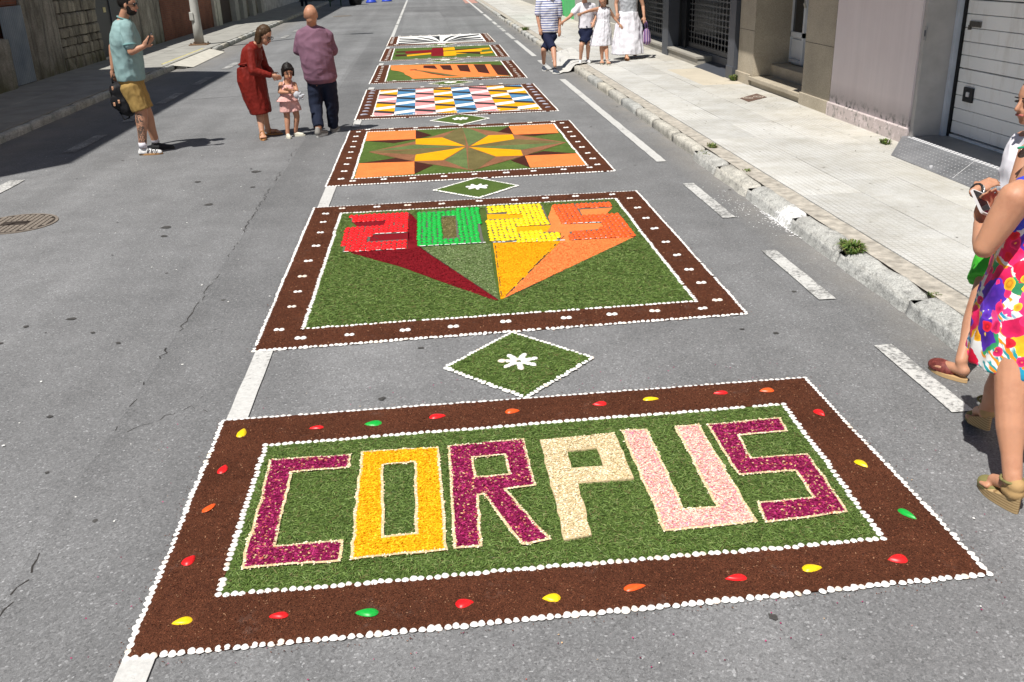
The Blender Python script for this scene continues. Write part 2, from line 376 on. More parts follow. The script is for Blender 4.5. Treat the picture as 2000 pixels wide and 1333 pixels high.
G_R = m_gloss('red_enamel', (.75, .012, .015)); G_Y = m_gloss('yellow_enamel', (.85, .58, .008)); G_G = m_gloss('green_enamel', (.008, .38, .045)); G_O = m_gloss('orange_enamel', (.82, .1, .015))
GREYSH = flat('grey_shell_gap', (.11, .11, .09), .8, .3)
# ------------------------------------------------------------------ road and its markings
KERBX = 2.88; LKX = -5.86; PZ = 0.12
ground = MB().add([(-90, -40, -.03), (90, -40, -.03), (90, 400, -.03), (-90, 400, -.03)], [(0, 1, 2, 3)]).build('ground', ASPH_D); tag(ground, kind='structure')
road = MB().add([(-6.0, -12, 0), (3.05, -12, 0), (3.05, 160, 0), (-6.0, 160, 0)], [(0, 1, 2, 3)]).build('road', ASPH); tag(road, kind='structure')
def sheet(name, poly, z, m, parent):
    if area2(poly) < 0: poly = poly[::-1]
    return mesh(name, [(p[0], p[1], z) for p in poly], [tuple(range(len(poly)))], m, parent)
def rough_rect(x0, x1, y0, y1, amp=.006, step=.12, skew=0):
    return wobble([(x0, y0), (x1, y0 + skew), (x1, y1 + skew), (x0, y1)], step, amp)
sheet('road_patch', [(-.98, 47.1), (.61, 45.9), (.72, 40), (.78, 31.5), (-.81, 32.2)], .004, ASPH_L, road)
sheet('road_patch', [(-.9, 51.6), (2.25, 51.0), (2.38, 40.9), (.74, 41.3), (.62, 46.0), (-.96, 47.2)], .004, ASPH_D, road)
sheet('road_patch', wobble([(-4.2, 17.3), (-1.76, 18.0), (-1.78, 24.3), (-4.1, 23.8)], .5, .02), .0035, ASPH_L, road)
sheet('surfacing_strip', wobble([(2.2, 54), (3.6, 54), (4.2, 64), (2.3, 64)], .5, .02), .005, PINKROAD, road)
sheet('surfacing_strip', wobble([(-1.66, -6), (-1.12, -6), (-1.12, 31), (-1.7, 31)], .3, .012), .004, m_asphalt('asphalt_seam_strip', .155), road)
# centre line in sections, edge line dashes
y = -6.0
for seg in ((-6, 5.25), (8.6, 9.9), (13.4, 14.0), (17.2, 17.9), (21.6, 22.4), (26.2, 26.9), (30.6, 35.5), (35.6, 36.8), (37.2, 41), (41.2, 43.5), (43.8, 50), (50.3, 62)):
    sheet('centre_line', rough_rect(-1.125, -1.02, seg[0], seg[1], .003, .2), .008, PAINT, road)
for a, b, w in ((3.86, 4.72, 1), (5.5, 6.62, 1), (7.6, 8.55, 1), (8.55, 8.95, 1), (10.04, 17.9, 0), (18.8, 21.6, 1), (22.6, 27.4, 0), (28.0, 30.6, 1), (31.2, 32.8, 1), (33.2, 34.2, 1), (34.8, 36.6, 0), (37.3, 42, 0), (43, 60, 0)):
    sheet('edge_line', rough_rect(2.42, 2.53, a, b, .006, .15), .008, PAINT_W if w else PAINT, road)
for a, b in ((-2, 3.0), (7.6, 10.75), (12.4, 13.7), (14.9, 15.9), (16.9, 18.3), (19.6, 21.0), (22.6, 24.1), (25.8, 27.2), (32, 33.5), (35, 36.4)):
    sheet('left_edge_line', rough_rect(-4.72, -4.55, a, b, .012, .2), .008, PAINT_W if a == 7.6 else PAINT_L, road)
# cracks
def crack(pts, w, seed):
    r = random.Random(seed); P = []
    for i in range(len(pts) - 1):
        for p, d in subdiv_line(pts[i], pts[i + 1], .045): P.append(p + Vector((-d.y, d.x)) * r.uniform(-.018, .018))
    mb = MB()
    for i in range(len(P) - 1):
        if noise.noise(Vector((P[i].x * 2, P[i].y * 2.2, 8))) + r.uniform(-.3, .3) < -.02: continue
        d = (P[i + 1] - P[i]).normalized(); n = Vector((-d.y, d.x)); a = w * r.uniform(.2, 1); b = w * r.uniform(.2, 1)
        mb.add([(*(P[i] - n * a), .0055), (*(P[i] + n * a), .0055), (*(P[i + 1] + n * b), .0055), (*(P[i + 1] - n * b), .0055)], [(0, 3, 2, 1)])
    return mb.build('road_crack', CRACK, road)
CRACK = flat('crack_dark', (.045, .042, .04), .95, .1)
crack([(-1.72, 1.2), (-1.63, 2.89), (-1.62, 3.5), (-1.66, 4.19), (-1.67, 5.37), (-1.66, 6.53), (-1.69, 8.42), (-1.72, 12)], .0042, 1)
crack([(-2.95, 5.0), (-2.9, 5.5), (-2.98, 6.1)], .003, 2)
crack([(-1.66, 4.2), (-1.35, 4.5), (-1.2, 4.4)], .0025, 3)
crack([(-2.5, 14.3), (-2.1, 14.9), (-1.9, 15.0)], .005, 4)
crack([(2.5, 29.5), (2.9, 30.2)], .02, 5)
# dark stains and gum spots
STAIN = flat('dark_oil_stain', (.06, .058, .055), .7, .3, 0, .3, 30)
mb = MB(); rr_ = random.Random(5)
def spot(mb, x, y, r, z=.0045, n=9, el=1.0):
    vs = [(x + math.cos(k * 2 * math.pi / n) * r * rr_.uniform(.55, 1.2), y + math.sin(k * 2 * math.pi / n) * r * el * rr_.uniform(.55, 1.2), z) for k in range(n)]
    mb.add(vs, [tuple(range(n))])
for x, y, r in [(1.28, 2.62, .02), (-2.7, 3.6, .02), (-1.85, 3.9, .012), (-3.2, 4.6, .035), (-2.6, 4.45, .03), (-2.05, 4.5, .018), (-2.0, 5.5, .02), (-2.45, 6.0, .03), (1.0, 5.4, .012), (-2.7, 5.9, .02), (-.35, 4.45, .022), (1.95, 5.0, .022), (2.46, 5.62, .02), (-2.35, 8.0, .03), (-2.4, 8.3, .05), (-2.2, 9.1, .05), (-1.9, 9.8, .03), (-2.0, 10.6, .06), (-2.55, 10.2, .04), (-1.5, 6.2, .02)]: spot(mb, x, y, r)
for k in range(150): spot(mb, rr_.uniform(-5.5, 2.8), rr_.uniform(2.2, 24), rr_.choice([.006, .008, .012, .018]), el=rr_.uniform(.6, 1.4))
o = mb.build('road_stains', STAIN, road); o['kind'] = 'stuff'
mb = MB()
for k in range(230):
    x, y = rr_.gauss(-2.6, 1.3), rr_.uniform(2.6, 14); spot(mb, x, y, rr_.choice([.003, .004, .006, .009]), z=.006, n=6)
for k in range(60): spot(mb, rr_.uniform(-1, 2.6), rr_.uniform(2.2, 20), rr_.choice([.003, .004, .006]), z=.006, n=6)
o = mb.build('paper_bits', flat('white_litter', (.75, .75, .72), .7), None); tag(o, 'tiny white paper and lime specks scattered over the asphalt left of the carpets', 'litter', kind='stuff')
# manhole
MH = flat('cast_iron_sandy', (.21, .18, .15), .8, .3, .1, .2, 15, .3); MHD = flat('manhole_groove', (.045, .036, .03), .85, .2)
def manhole(x, y, r, label, full=True):
    t = empty('manhole_cover', (x, y, 0)); tag(t, label, 'manhole cover')
    def disc(r0, r1, z0, z1, n=40):
        vs = []; fs = []
        for rr, z in ((r1, z0), (r1, z1), (r0, z1)):
            vs += [(x + math.cos(k * 2 * math.pi / n) * rr, y + math.sin(k * 2 * math.pi / n) * rr, z) for k in range(n)]
        for q in range(2): fs += [(q * n + k, q * n + (k + 1) % n, (q + 1) * n + (k + 1) % n, (q + 1) * n + k) for k in range(n)]
        return vs, fs
    MB().add(*disc(r * .93, r, 0, .008)).build('rim', MH, t)
    n = 40; MB().add([(x + math.cos(k * 2 * math.pi / n) * r * .93, y + math.sin(k * 2 * math.pi / n) * r * .93, .006) for k in range(n)], [tuple(range(n))]).build('lid', MHD, t)
    mb = MB(); s = r / 7.5
    for i in range(-7, 8):
        for j in range(-7, 8):
            cx, cy = i * s, j * s
            if math.hypot(cx, cy) > r * .86 or (abs(i) < 3 and abs(j) < 2 and full): continue
            mb.bev(x + cx - s * .38, x + cx + s * .38, y + cy - s * .38, y + cy + s * .38, .006, .0115, .002)
    o = mb.build('tread_blocks', MH, t); o['kind'] = 'stuff'
    if full:
        # worn arrow-like emblem in the middle
        a = s
        MB().prism([(x - 2.6 * a, y - 1.2 * a), (x - 1.3 * a, y - 1.2 * a), (x - .2 * a, y + .3 * a), (x + 1.6 * a, y + .2 * a), (x + 2.2 * a, y + .9 * a), (x + .8 * a, y + 1.5 * a), (x - .9 * a, y + 1.3 * a)], .006, .0125).build('emblem', MHD, t)
    return t
manhole(-3.86, 8.72, .36, 'round sandy iron manhole cover with square treads in the near left lane')
manhole(-3.75, 45.1, .42, 'distant round manhole cover in the far left lane', False)

# ------------------------------------------------------------------ pavements and kerbs
def rock(name, x0, x1, y0, y1, z0, z1, amp, m, parent, nx=3, ny=8, nz=3, rnd=.03, seed=0):
    vs = {}; V = []; F = []
    def vid(i, j, k):
        key = (i, j, k)
        if key not in vs:
            u, v, w = i / nx, j / ny, k / nz
            x = x0 + (x1 - x0) * u; y_ = y0 + (y1 - y0) * v; z = z0 + (z1 - z0) * w
            cx, cy = (x0 + x1) / 2, (y0 + y1) / 2
            if k == nz:
                if i in (0, nx): z -= rnd * .7
                if j in (0, ny): z -= rnd * .6
            if rnd > .04: x -= .05 * (1 - w) * (1 - u); z -= .03 * (1 - u) ** 2 if k == nz else 0
            if j in (0, ny): x += (cx - x) * rnd * 2
            n = noise.noise_vector(Vector((x * 7 + seed, y_ * 3.5, z * 8)))
            x += n.x * amp; y_ += n.y * amp * (0 if j in (0, ny) else 1); z += n.z * amp * (1 if k else 0)
            vs[key] = len(V); V.append((x, y_, z))
        return vs[key]
    for i in range(nx):
        for j in range(ny): F.append((vid(i, j, nz), vid(i + 1, j, nz), vid(i + 1, j + 1, nz), vid(i, j + 1, nz)))
    for j in range(ny):
        for k in range(nz):
            F.append((vid(0, j, k), vid(0, j, k + 1), vid(0, j + 1, k + 1), vid(0, j + 1, k))); F.append((vid(nx, j, k), vid(nx, j + 1, k), vid(nx, j + 1, k + 1), vid(nx, j, k + 1)))
    for i in range(nx):
        for k in range(nz):
            F.append((vid(i, 0, k), vid(i + 1, 0, k), vid(i + 1, 0, k + 1), vid(i, 0, k + 1))); F.append((vid(i, ny, k), vid(i, ny, k + 1), vid(i + 1, ny, k + 1), vid(i + 1, ny, k)))
    return mesh(name, V, F, m, parent, True)
rkerb = empty('kerb', (2.95, 0, 0)); tag(rkerb, kind='structure')
edges = [-2, -.8, .4, 1.6, 2.9, 4.05, 5.2, 6.25, 7.2, 8.3, 9.3, 10.15]
for i in range(len(edges) - 1):
    a, b = edges[i], edges[i + 1]
    rock('kerb_stone', 2.87, 3.03, a + .008, b - .008, -.02, .106, .017, GRANITE, rkerb, 6, 22, 5, .045, i * 3.1)
yy = 10.2; k = 0
while yy < 62:
    L = 1.05; lo = 19.0 < yy < 21.8 or 36 < yy < 39
    rock('kerb_stone', 2.885, 3.03, yy + .008, yy + L - .008, -.02, .055 if lo else .115, .01 if yy < 25 else .004, GRANITE, rkerb, 3, 6 if yy < 25 else 2, 2, .02, k)
    yy += L; k += 1
# mortar band behind the kerb stones
vs = []; fs = []; n = 260
for i in range(n):
    y_ = -2 + 64 * (i / (n - 1)) ** 1.5
    e0 = 3.0 + .012 * noise.noise(Vector((y_ * 4, 1, 0))); e1 = 3.175
    for x in (e0, (e0 + e1) / 2, e1): vs.append((x, y_, .112 + .006 * noise.noise(Vector((x * 9, y_ * 6, 2)))))
for i in range(n - 1):
    for q in range(2): fs.append((i * 3 + q, i * 3 + q + 1, i * 3 + q + 4, i * 3 + q + 3))
mesh('mortar_band', vs, fs, KBAND, rkerb, True)
rp = MB().box(3.0, 9, -3, 70, -.02, .098).build('pavement', DARKMORT); tag(rp, kind='structure')
random.seed(11)
cols = [3.178, 3.72, 4.27, 4.74, 5.13]; blk = {}
for c in range(4):
    y_ = -2 + .37 * c
    L = [1.4, 1.1, 1.25, 1.25][c]
    while y_ < 60:
        g_ = .0035 if y_ > 12 else .0022; dz = random.uniform(-.0016, .0016)
        b = MB().bev(cols[c] + g_, cols[c + 1] - g_, y_ + g_, y_ + L - g_, .09, PZ + dz, .003).build('paving_slab', PAVE, rp)
        y_ += L
MB().bev(4.42, 5.08, 15.3, 17.7, .1, PZ + .005, .003).build('tile_patch', flat('warm_tile_patch', (.5, .45, .36), .85, .25, 0, .1, 3, .3), rp)
lp = MB().box(-9, -5.98, 4, 70, -.02, .1).build('pavement', DARKMORT); tag(lp, kind='structure')
LPAVE = flat('grey_concrete_paving', (.3, .295, .27), .9, .2, 0, .2, 2.5, .3)
for c, (x0, x1) in enumerate(((-8.0, -6.95), (-6.95, -5.98))):
    y_ = 5 + c * .6
    while y_ < 62:
        L = 1.5; MB().bev(x0 + .005, x1 - .005, y_ + .005, y_ + L - .005, .09, PZ + random.uniform(-.002, .002), .004).build('paving_slab', LPAVE, lp); y_ += L
lk = empty('kerb', (-5.9, 0, 0)); tag(lk, kind='structure')
yy = 5.0
while yy < 62:
    drop = 22.9 < yy < 27.6
    rock('kerb_stone', -5.98 if not drop else -6.02, LKX if not drop else -5.62, yy + .01, yy + .94, -.02, .12 if not drop else .06, .008, GRANITE if not drop else LPAVE, lk, 2, 3, 2, .02 if not drop else .05, yy)
    yy += .95
# ramp faces of the dropped kerb, with faded yellow paint
mesh('kerb_ramp', [(-6.1, 22.9, .126), (-6.1, 27.6, .126), (-5.55, 27.4, .012), (-5.5, 23.3, .012), (-6.1, 23.3, .126)], [(0, 4, 3), (4, 1, 2, 3)], LIGHTW, lk)
sheet('kerb_paint', wobble([(-6.16, 23.0), (-6.1, 23.0), (-6.1, 27.4), (-6.16, 27.4)], .2, .008), .129, YELP, lk)

# ------------------------------------------------------------------ right hand buildings
FXR = 5.12
def garage():
    b = empty('pink_building', (FXR, 9.5, PZ)); tag(b, 'pink rendered building with peeling plinth and white slatted garage door', 'building')
    z1 = 3.35
    MB().box(FXR, 5.5, 9.82, 11.935, .1, z1).build('wall', PINK, b)
    MB().bev(FXR - .035, FXR - .001, 9.80, 11.93, .1, .29, .012).build('plinth', PINKB, b)
    MB().box(FXR + .02, 5.46, 9.745, 9.818, .1, z1).build('reveal', flat('grey_render_reveal', (.46, .44, .42), .85, .2), b)
    MB().box(FXR, 12, 3.0, 5.6, .1, z1).box(5.75, 12, 5.6, 11.93, .1, z1).build('side_wall', PINK, b)
    MB().box(FXR, 12, 3.0, 11.93, z1 + .2, 20).build('unseen_upper_wall', PINK, b)  # unseen upper part, raised to block sky light
    MB().box(FXR - 1.1, 12, 2.9, 11.92, z1, z1 + .2).build('balcony_slab', flat('bounce_white_soffit', (.8, .8, .78), .8), b)  # unseen underside made white to bounce light onto the garage door
    gd = MB().box(5.56, 5.6, 5.62, 9.74, .13, 3.2).build('garage_door', flat('door_gasket_black', (.015, .015, .016), .6), b)
    MB().box(5.44, 5.5, 9.69, 9.742, .12, 3.2).build('door_frame', flat('pale_blue_white_frame', (.52, .56, .62), .5, .4), gd)
    MB().box(5.49, 5.54, 9.655, 9.69, .12, 3.2).build('door_seal', flat('rubber_seal', (.01, .01, .011), .6), gd)
    MB().box(5.5, 5.56, 5.66, 9.65, .165, .235).build('bottom_rail', SLAT, gd)
    zz = .245; k = 0
    while zz < 3.1:
        h = .134; MB().bev(5.512, 5.56, 5.66, 9.65, zz + (.009 if k % 5 == 0 else .0035), zz + h - .003, .004).build('door_slat', SLAT, gd); zz += h; k += 1
    MB().box(FXR, 12, -30, 2.88, .1, 20).build('side_wall', PINK, b)  # unseen rest of the street behind the camera, height raised to block sky
    # lock plates
    lp_ = MB(); lp_.box(5.497, 5.511, 9.36, 9.56, 1.33, 1.385).box(5.485, 5.511, 9.535, 9.56, 1.30, 1.345)
    lp_.build('lock_plate', flat('tarnished_plate', (.12, .11, .1), .5, .4, .5, .3, 40), gd)
    h = MB(); h.box(5.49, 5.511, 9.31, 9.48, .60, .745).build('handle_recess', SHOPIN, gd); MB().box(5.48, 5.49, 9.36, 9.41, .655, .70).build('latch', STUD, gd)
    # meter hatch on pink wall
    m = MB(); m.box(FXR - .008, FXR, 9.67, 9.72, 1.2, 1.34).build('bell_plate', flat('bell_plate_metal', (.3, .3, .3), .5, .4, .3), b)
    MB().box(FXR - .013, FXR - .008, 9.685, 9.705, 1.24, 1.30).build('bell_push', DARKMET, b)
    return b
pinkb = garage()
# checker plate ramp
cp = empty('checker_ramp', (4.95, 8.6, .12)); tag(cp, 'grey studded checker plate ramp in front of the garage door', 'ramp')
V8 = [(4.66, 9.32, .125), (5.10, 9.80, .20), (5.50, 9.66, .21), (5.50, 6.0, .21), (5.08, 6.0, .21), (4.70, 6.0, .125)]
mesh('plate', [(4.68, 6.0, .124), (4.68, 9.25, .124), (5.06, 9.80, .205), (5.06, 6.0, .205), (5.5, 6.0, .21), (5.5, 9.74, .21)], [(0, 3, 2, 1), (3, 4, 5, 2)], CHECK, cp)
mesh('skirt', [(4.68, 9.25, .124), (5.06, 9.80, .205), (5.06, 9.80, .12), (4.68, 9.25, .1), (4.68, 6.0, .124), (4.68, 6.0, .1)], [(0, 1, 2, 3), (4, 0, 3, 5)], DARKMET, cp)
mb = MB(); rs = random.Random(3)
for i in range(62):
    for j in range(7):
        y_ = 6.1 + i * .06 + (j % 2) * .03; u = (j + .6) / 7.4; x = 4.68 + .38 * u; z = .124 + .081 * u
        if y_ > 9.25 + .55 * u - .06: continue
        s = .0085; mb.add([(x - s, y_, z + .002), (x, y_ - s * 1.1, z + .002), (x + s, y_, z + .003), (x, y_ + s * 1.1, z + .002), (x, y_, z + .0055)], [(0, 1, 4), (1, 2, 4), (2, 3, 4), (3, 0, 4)])
o = mb.build('studs', flat('stud_metal', (.48, .49, .5), .45, .5, .2), cp); o['kind'] = 'stuff'
mb = MB()
for i in range(60):
    for j in range(2):
        y_ = 6.1 + i * .062 + j * .03; x = 5.085 + j * .035
        if y_ > 9.7: continue
        mb.bev(x - .013, x + .013, y_ - .014, y_ + .014, .204, .213, .004)
o = mb.build('bright_studs', STUD, cp); o['kind'] = 'stuff'
MB().tube([(4.74, 8.55, .125), (4.74, 8.55, .15)], .016).build('bolt', STUD, cp)
mesh('joint', [(4.70, 8.08, .131), (4.70, 8.09, .131), (5.05, 8.37, .21), (5.05, 8.36, .21)], [(0, 3, 2, 1)], STUD, cp)

def stone_building():
    b = empty('stone_clad_building', (FXR, 13.9, PZ)); tag(b, 'beige granite clad entrance with white glazed door up two steps', 'building')
    z1 = 3.3
    def pillar(y0, y1, p0, p1):
        p = MB().box(FXR + .001, 5.75, y0, y1, .27, z1).build('pillar', BEIGE, b)
        MB().bev(FXR - .02, 5.7, p0, p1, .1, .285, .008).build('plinth', BEIGE, p)
        for zz in (.95, 1.75, 2.5): MB().box(FXR - .0005, FXR + .003, y0 + .002, y1 - .002, zz, zz + .006).build('joint', DARKMORT, p)
    pillar(11.95, 12.9, 11.94, 12.93); pillar(15.0, 15.74, 15.1, 15.785)
    mesh('reveal_wall', [(FXR + .002, 14.999, .2), (5.75, 15.12, .2), (5.75, 15.12, z1), (FXR + .002, 14.999, z1)], [(0, 1, 2, 3)], BEIGE, b)
    st = MB().bev(FXR - .03, 5.6, 12.935, 15.095, .205, .262, .006).box(FXR + .015, 5.6, 12.94, 15.09, .1, .206).build('step', BEIGE, b)
    MB().bev(5.42, 5.72, 12.92, 15.1, .262, .44, .008).build('step', BEIGE, b)
    MB().box(5.86, 12, 11.95, 15.78, .1, z1).build('back_wall', BEIGE, b)
    MB().box(FXR + .02, 12, 11.94, 15.78, z1 + .22, 19).build('unseen_upper_wall', BEIGE, b)  # out of view; extra height cuts the sky light
    MB().box(FXR - .97, 12, 11.93, 15.78, z1, z1 + .22).build('balcony_slab', LIGHTW, b)
    d = MB().box(5.74, 5.78, 12.9, 15.12, .44, 2.7).build('door', WDOOR, b)
    for y0 in (12.95, 13.68, 14.45):
        w = .60
        for (a, c_, e, f) in ((y0, y0 + w, .47, .52), (y0, y0 + w, .86, .93), (y0, y0 + w, 2.55, 2.65), (y0, y0 + .07, .52, 2.55), (y0 + w - .07, y0 + w, .52, 2.55)):
            MB().box(5.7, 5.74, a, c_, e, f).build('stile', WDOOR, d)
        MB().box(5.728, 5.738, y0 + .071, y0 + w - .071, .931, 2.549).build('pane', GLASSD, d)
        MB().bev(5.715, 5.739, y0 + .1, y0 + w - .1, .56, .82, .004).build('panel', WDOOR, d)
    MB().tube([(5.66, 14.36, 1.3), (5.64, 14.36, 1.36), (5.66, 14.42, 1.45), (5.69, 14.42, 1.5)], .018).build('handle', LIGHTW, d)
    return b
stone_building()
def shutter(b, y0, y1, x, z0=.42, z1=3.0):
    cy, cz = .2, .107; ny = int((y1 - y0) / cy); nz = int((z1 - z0) / cz); cy = (y1 - y0) / ny; mb = MB()
    for i in range(ny):
        for j in range(nz):
            a, c_ = y0 + i * cy, z0 + j * cz; my, mz = a + cy / 2, c_ + cz / 2; hy, hz = cy / 2, cz / 2
            o8 = [(-hy, -hz * .5), (-hy * .6, -hz), (hy * .6, -hz), (hy, -hz * .5), (hy, hz * .5), (hy * .6, hz), (-hy * .6, hz), (-hy, hz * .5)]
            oo = [(-hy, -hz), (hy, -hz), (hy, hz), (-hy, hz)]
            i8 = [(p * .76, q * .8) for p, q in o8]
            vs = [(x, my + p, mz + q) for p, q in o8] + [(x - .004, my + p, mz + q) for p, q in i8] + [(x, my + p, mz + q) for p, q in oo]
            fs = [(k, (k + 1) % 8, 8 + (k + 1) % 8, 8 + k)[::-1] for k in range(8)] + [(16, 1, 0), (17, 3, 2), (18, 5, 4), (19, 7, 6)]
            mb.add(vs, fs)
    mb.box(x - .01, x + .03, y0, y1, z0 - .09, z0)
    s = mb.build('shutter', SHUT, b); return s
def shop_building():
    b = empty('shop_building', (FXR, 20, PZ)); tag(b, 'shop front with dark metal pillars and perforated black roller shutters', 'shop')
    z1 = 3.3
    MB().box(FXR - .06, 5.3, 15.79, 16.13, .1, z1).build('pillar', DARKMET, b)
    MB().bev(FXR - .075, FXR - .0, 15.787, 16.15, .1, .34, .01).build('pillar_base', DARKMET, b)
    MB().box(FXR - .05, 5.3, 20.35, 20.85, .1, z1).build('pillar', DARKMET, b)
    MB().box(FXR - .05, 5.3, 24.5, 24.95, .1, z1).build('pillar', DARKMET, b)
    MB().box(5.33, 5.5, 19.9, 20.36, .3, z1).box(5.301, 5.5, 20.36, 20.84, .3, z1).build('jamb', SHOPIN, b)
    MB().box(5.9, 5.95, 15.79, 24.9, .1, z1).box(5.301, 5.95, 15.79, 16.12, .1, z1).build('interior', SHOPIN, b)
    shutter(b, 16.14, 19.9, 5.4); shutter(b, 20.85, 24.5, 5.4)
    MB().bev(FXR - .06, 5.36, 18.05, 20.34, .255, .30, .006).box(FXR - .03, 5.36, 18.07, 20.34, .1, .256).build('sill', SILL, b)
    MB().bev(FXR - .06, 5.36, 20.87, 24.45, .255, .30, .006).box(FXR - .03, 5.36, 20.88, 24.44, .1, .256).build('sill', SILL, b)
    MB().bev(5.361, 5.6, 16.14, 24.5, .2, .33, .004).build('threshold', DARKMET, b)
    mesh('entry_ramp', [(FXR - .1, 16.16, .125), (FXR - .1, 18.04, .125), (5.36, 18.04, .21), (5.36, 16.16, .21)], [(0, 3, 2, 1)], DARKMET, b)
    MB().box(FXR, 12, 15.79, 24.95, z1 + .22, 20).build('unseen_upper_wall', GREYW, b)  # out of view, made taller to block sky
    MB().box(FXR - 1.0, 12, 15.785, 24.95, z1, z1 + .22).build('balcony_slab', LIGHTW, b)
    MB().box(5.95, 12, 15.79, 24.95, .1, z1).build('inner_mass', SHOPIN, b)
shop_building()
def plain_building(name, label, y0, y1, m, door, plinth, h=18, dm=DARKMET):  # default height raised out of view to block sky light
    b = empty(name, (FXR, (y0 + y1) / 2, PZ)); tag(b, label, 'building')
    a, c_ = door
    MB().box(FXR, 12, y0 + .01, a, .1, h).box(FXR, 12, c_, y1 - .01, .1, h).box(FXR, 12, a, c_, 2.6, h).box(FXR + .4, 12, a, c_, .1, 2.6).build('wall', m, b)
    d = MB().box(FXR + .25, FXR + .3, a, c_, .12, 2.6).build('door', dm, b)
    n = 4
    for i in range(n): MB().bev(FXR + .235, FXR + .25, a + .06, c_ - .06, .25 + i * .58, .72 + i * .58, .004).build('panel', dm, d)
    if plinth: MB().bev(FXR - .04, FXR - .001, y0 + .02, a - .02, .1, .42, .01).bev(FXR - .04, FXR - .001, c_ + .02, y1 - .02, .1, .42, .01).build('plinth', plinth, b)
    MB().box(FXR - .6, FXR, y0 + .3, y1 - .3, 3.3, 3.45).build('balcony_slab', LIGHTW, b)
    for yc in (y0 + (y1 - y0) * .3, y0 + (y1 - y0) * .7):
        w = MB().box(FXR - .02, FXR - .001, yc - .5, yc + .5, 4.2, 5.8).build('window', WDOOR, b); MB().box(FXR - .03, FXR - .02, yc - .42, yc + .42, 4.28, 5.72).build('pane', GLASSD, w)
plain_building('grey_building', 'plain grey rendered facade with low plinth behind the walking family', 24.95, 33.7, GREYW, (28.2, 30.4), LIGHTW)
plain_building('green_building', 'bright green painted facade in the distance behind the boy', 33.7, 38.2, GREENW, (36.4, 37.6), None, 6.5, GREENW)
plain_building('beige_building', 'far pale facade with a dark doorway beyond the green one', 38.2, 62, LIGHTW, (43.5, 46.5), GREYW)

# ------------------------------------------------------------------ left hand buildings and walls (in shade)
LX = -8.0
def tall_left():
    b = empty('tall_left_building', (LX, 12, PZ)); tag(b, 'tall rendered building on the left whose shadow crosses the road', 'building')
    y0, y1 = 7.3, 17.6
    vs = [(LX, y0, 0), (LX, y1, 0), (LX, y1, 10.15), (LX, y0, 10.15), (LX - 1.4, y0, 11.3), (LX - 1.4, y1, 11.3), (-18, y0, 11.4), (-18, y1, 11.4), (-18, y0, 0), (-18, y1, 0)]
    mesh('wall', vs, [(0, 1, 2, 3), (3, 2, 5, 4), (4, 5, 7, 6), (0, 3, 4, 6, 8), (1, 9, 7, 5, 2), (8, 6, 7, 9)], OLDREND, b)
    MB().box(-18, -10.6, 9.6, 14.9, 11.45, 15.8).build('sky_blocker', OLDREND, b)  # unseen block added above the roof to cut sky light and deepen shade
    for i in range(3):
        for j in range(3):
            yc = 9.2 + i * 3.2; z0 = 1.1 + j * 3.1
            w = MB().box(LX, LX + .04, yc - .6, yc + .6, z0, z0 + 1.5).build('window', WDOOR, b); MB().box(LX + .04, LX + .05, yc - .52, yc + .52, z0 + .08, z0 + 1.42).build('pane', GLASSD, w)
    b2 = empty('far_left_building', (LX, 48, PZ)); tag(b2, 'far left building with whitewashed base and pale concrete pilasters', 'building')
    MB().box(-16, LX, 38.6, 51, .1, 9.7).box(-16, LX, 51, 70, .1, 11.5).build('wall', OLDREND, b2)
    MB().box(LX, LX + .12, 38.6, 39.25, .1, 4.5).build('pilaster', LIGHTW, b2)
    MB().box(LX, LX + .02, 39.3, 41.6, .12, 2.8).build('door', flat('dark_brown_door', (.05, .03, .022), .7), b2)
    for a in (41.8, 43.6, 46.0, 48.4): MB().box(LX, LX + .2, a, a + .8, .1, 3.4).build('pilaster', GREYW, b2)
    MB().box(LX + .001, LX + .06, 49.6, 64, .1, 1.3).build('base_band', flat('whitewashed_stone', (.5, .5, .48), .9, .2, 0, .35, 3, .6), b2)
    for a in (53, 57, 61):
        w = MB().box(LX + .0, LX + .03, a, a + 1.2, 1.8, 3.1).build('window', WDOOR, b2); MB().box(LX + .03, LX + .04, a + .08, a + 1.12, 1.88, 3.02).build('pane', GLASSD, w)
tall_left()
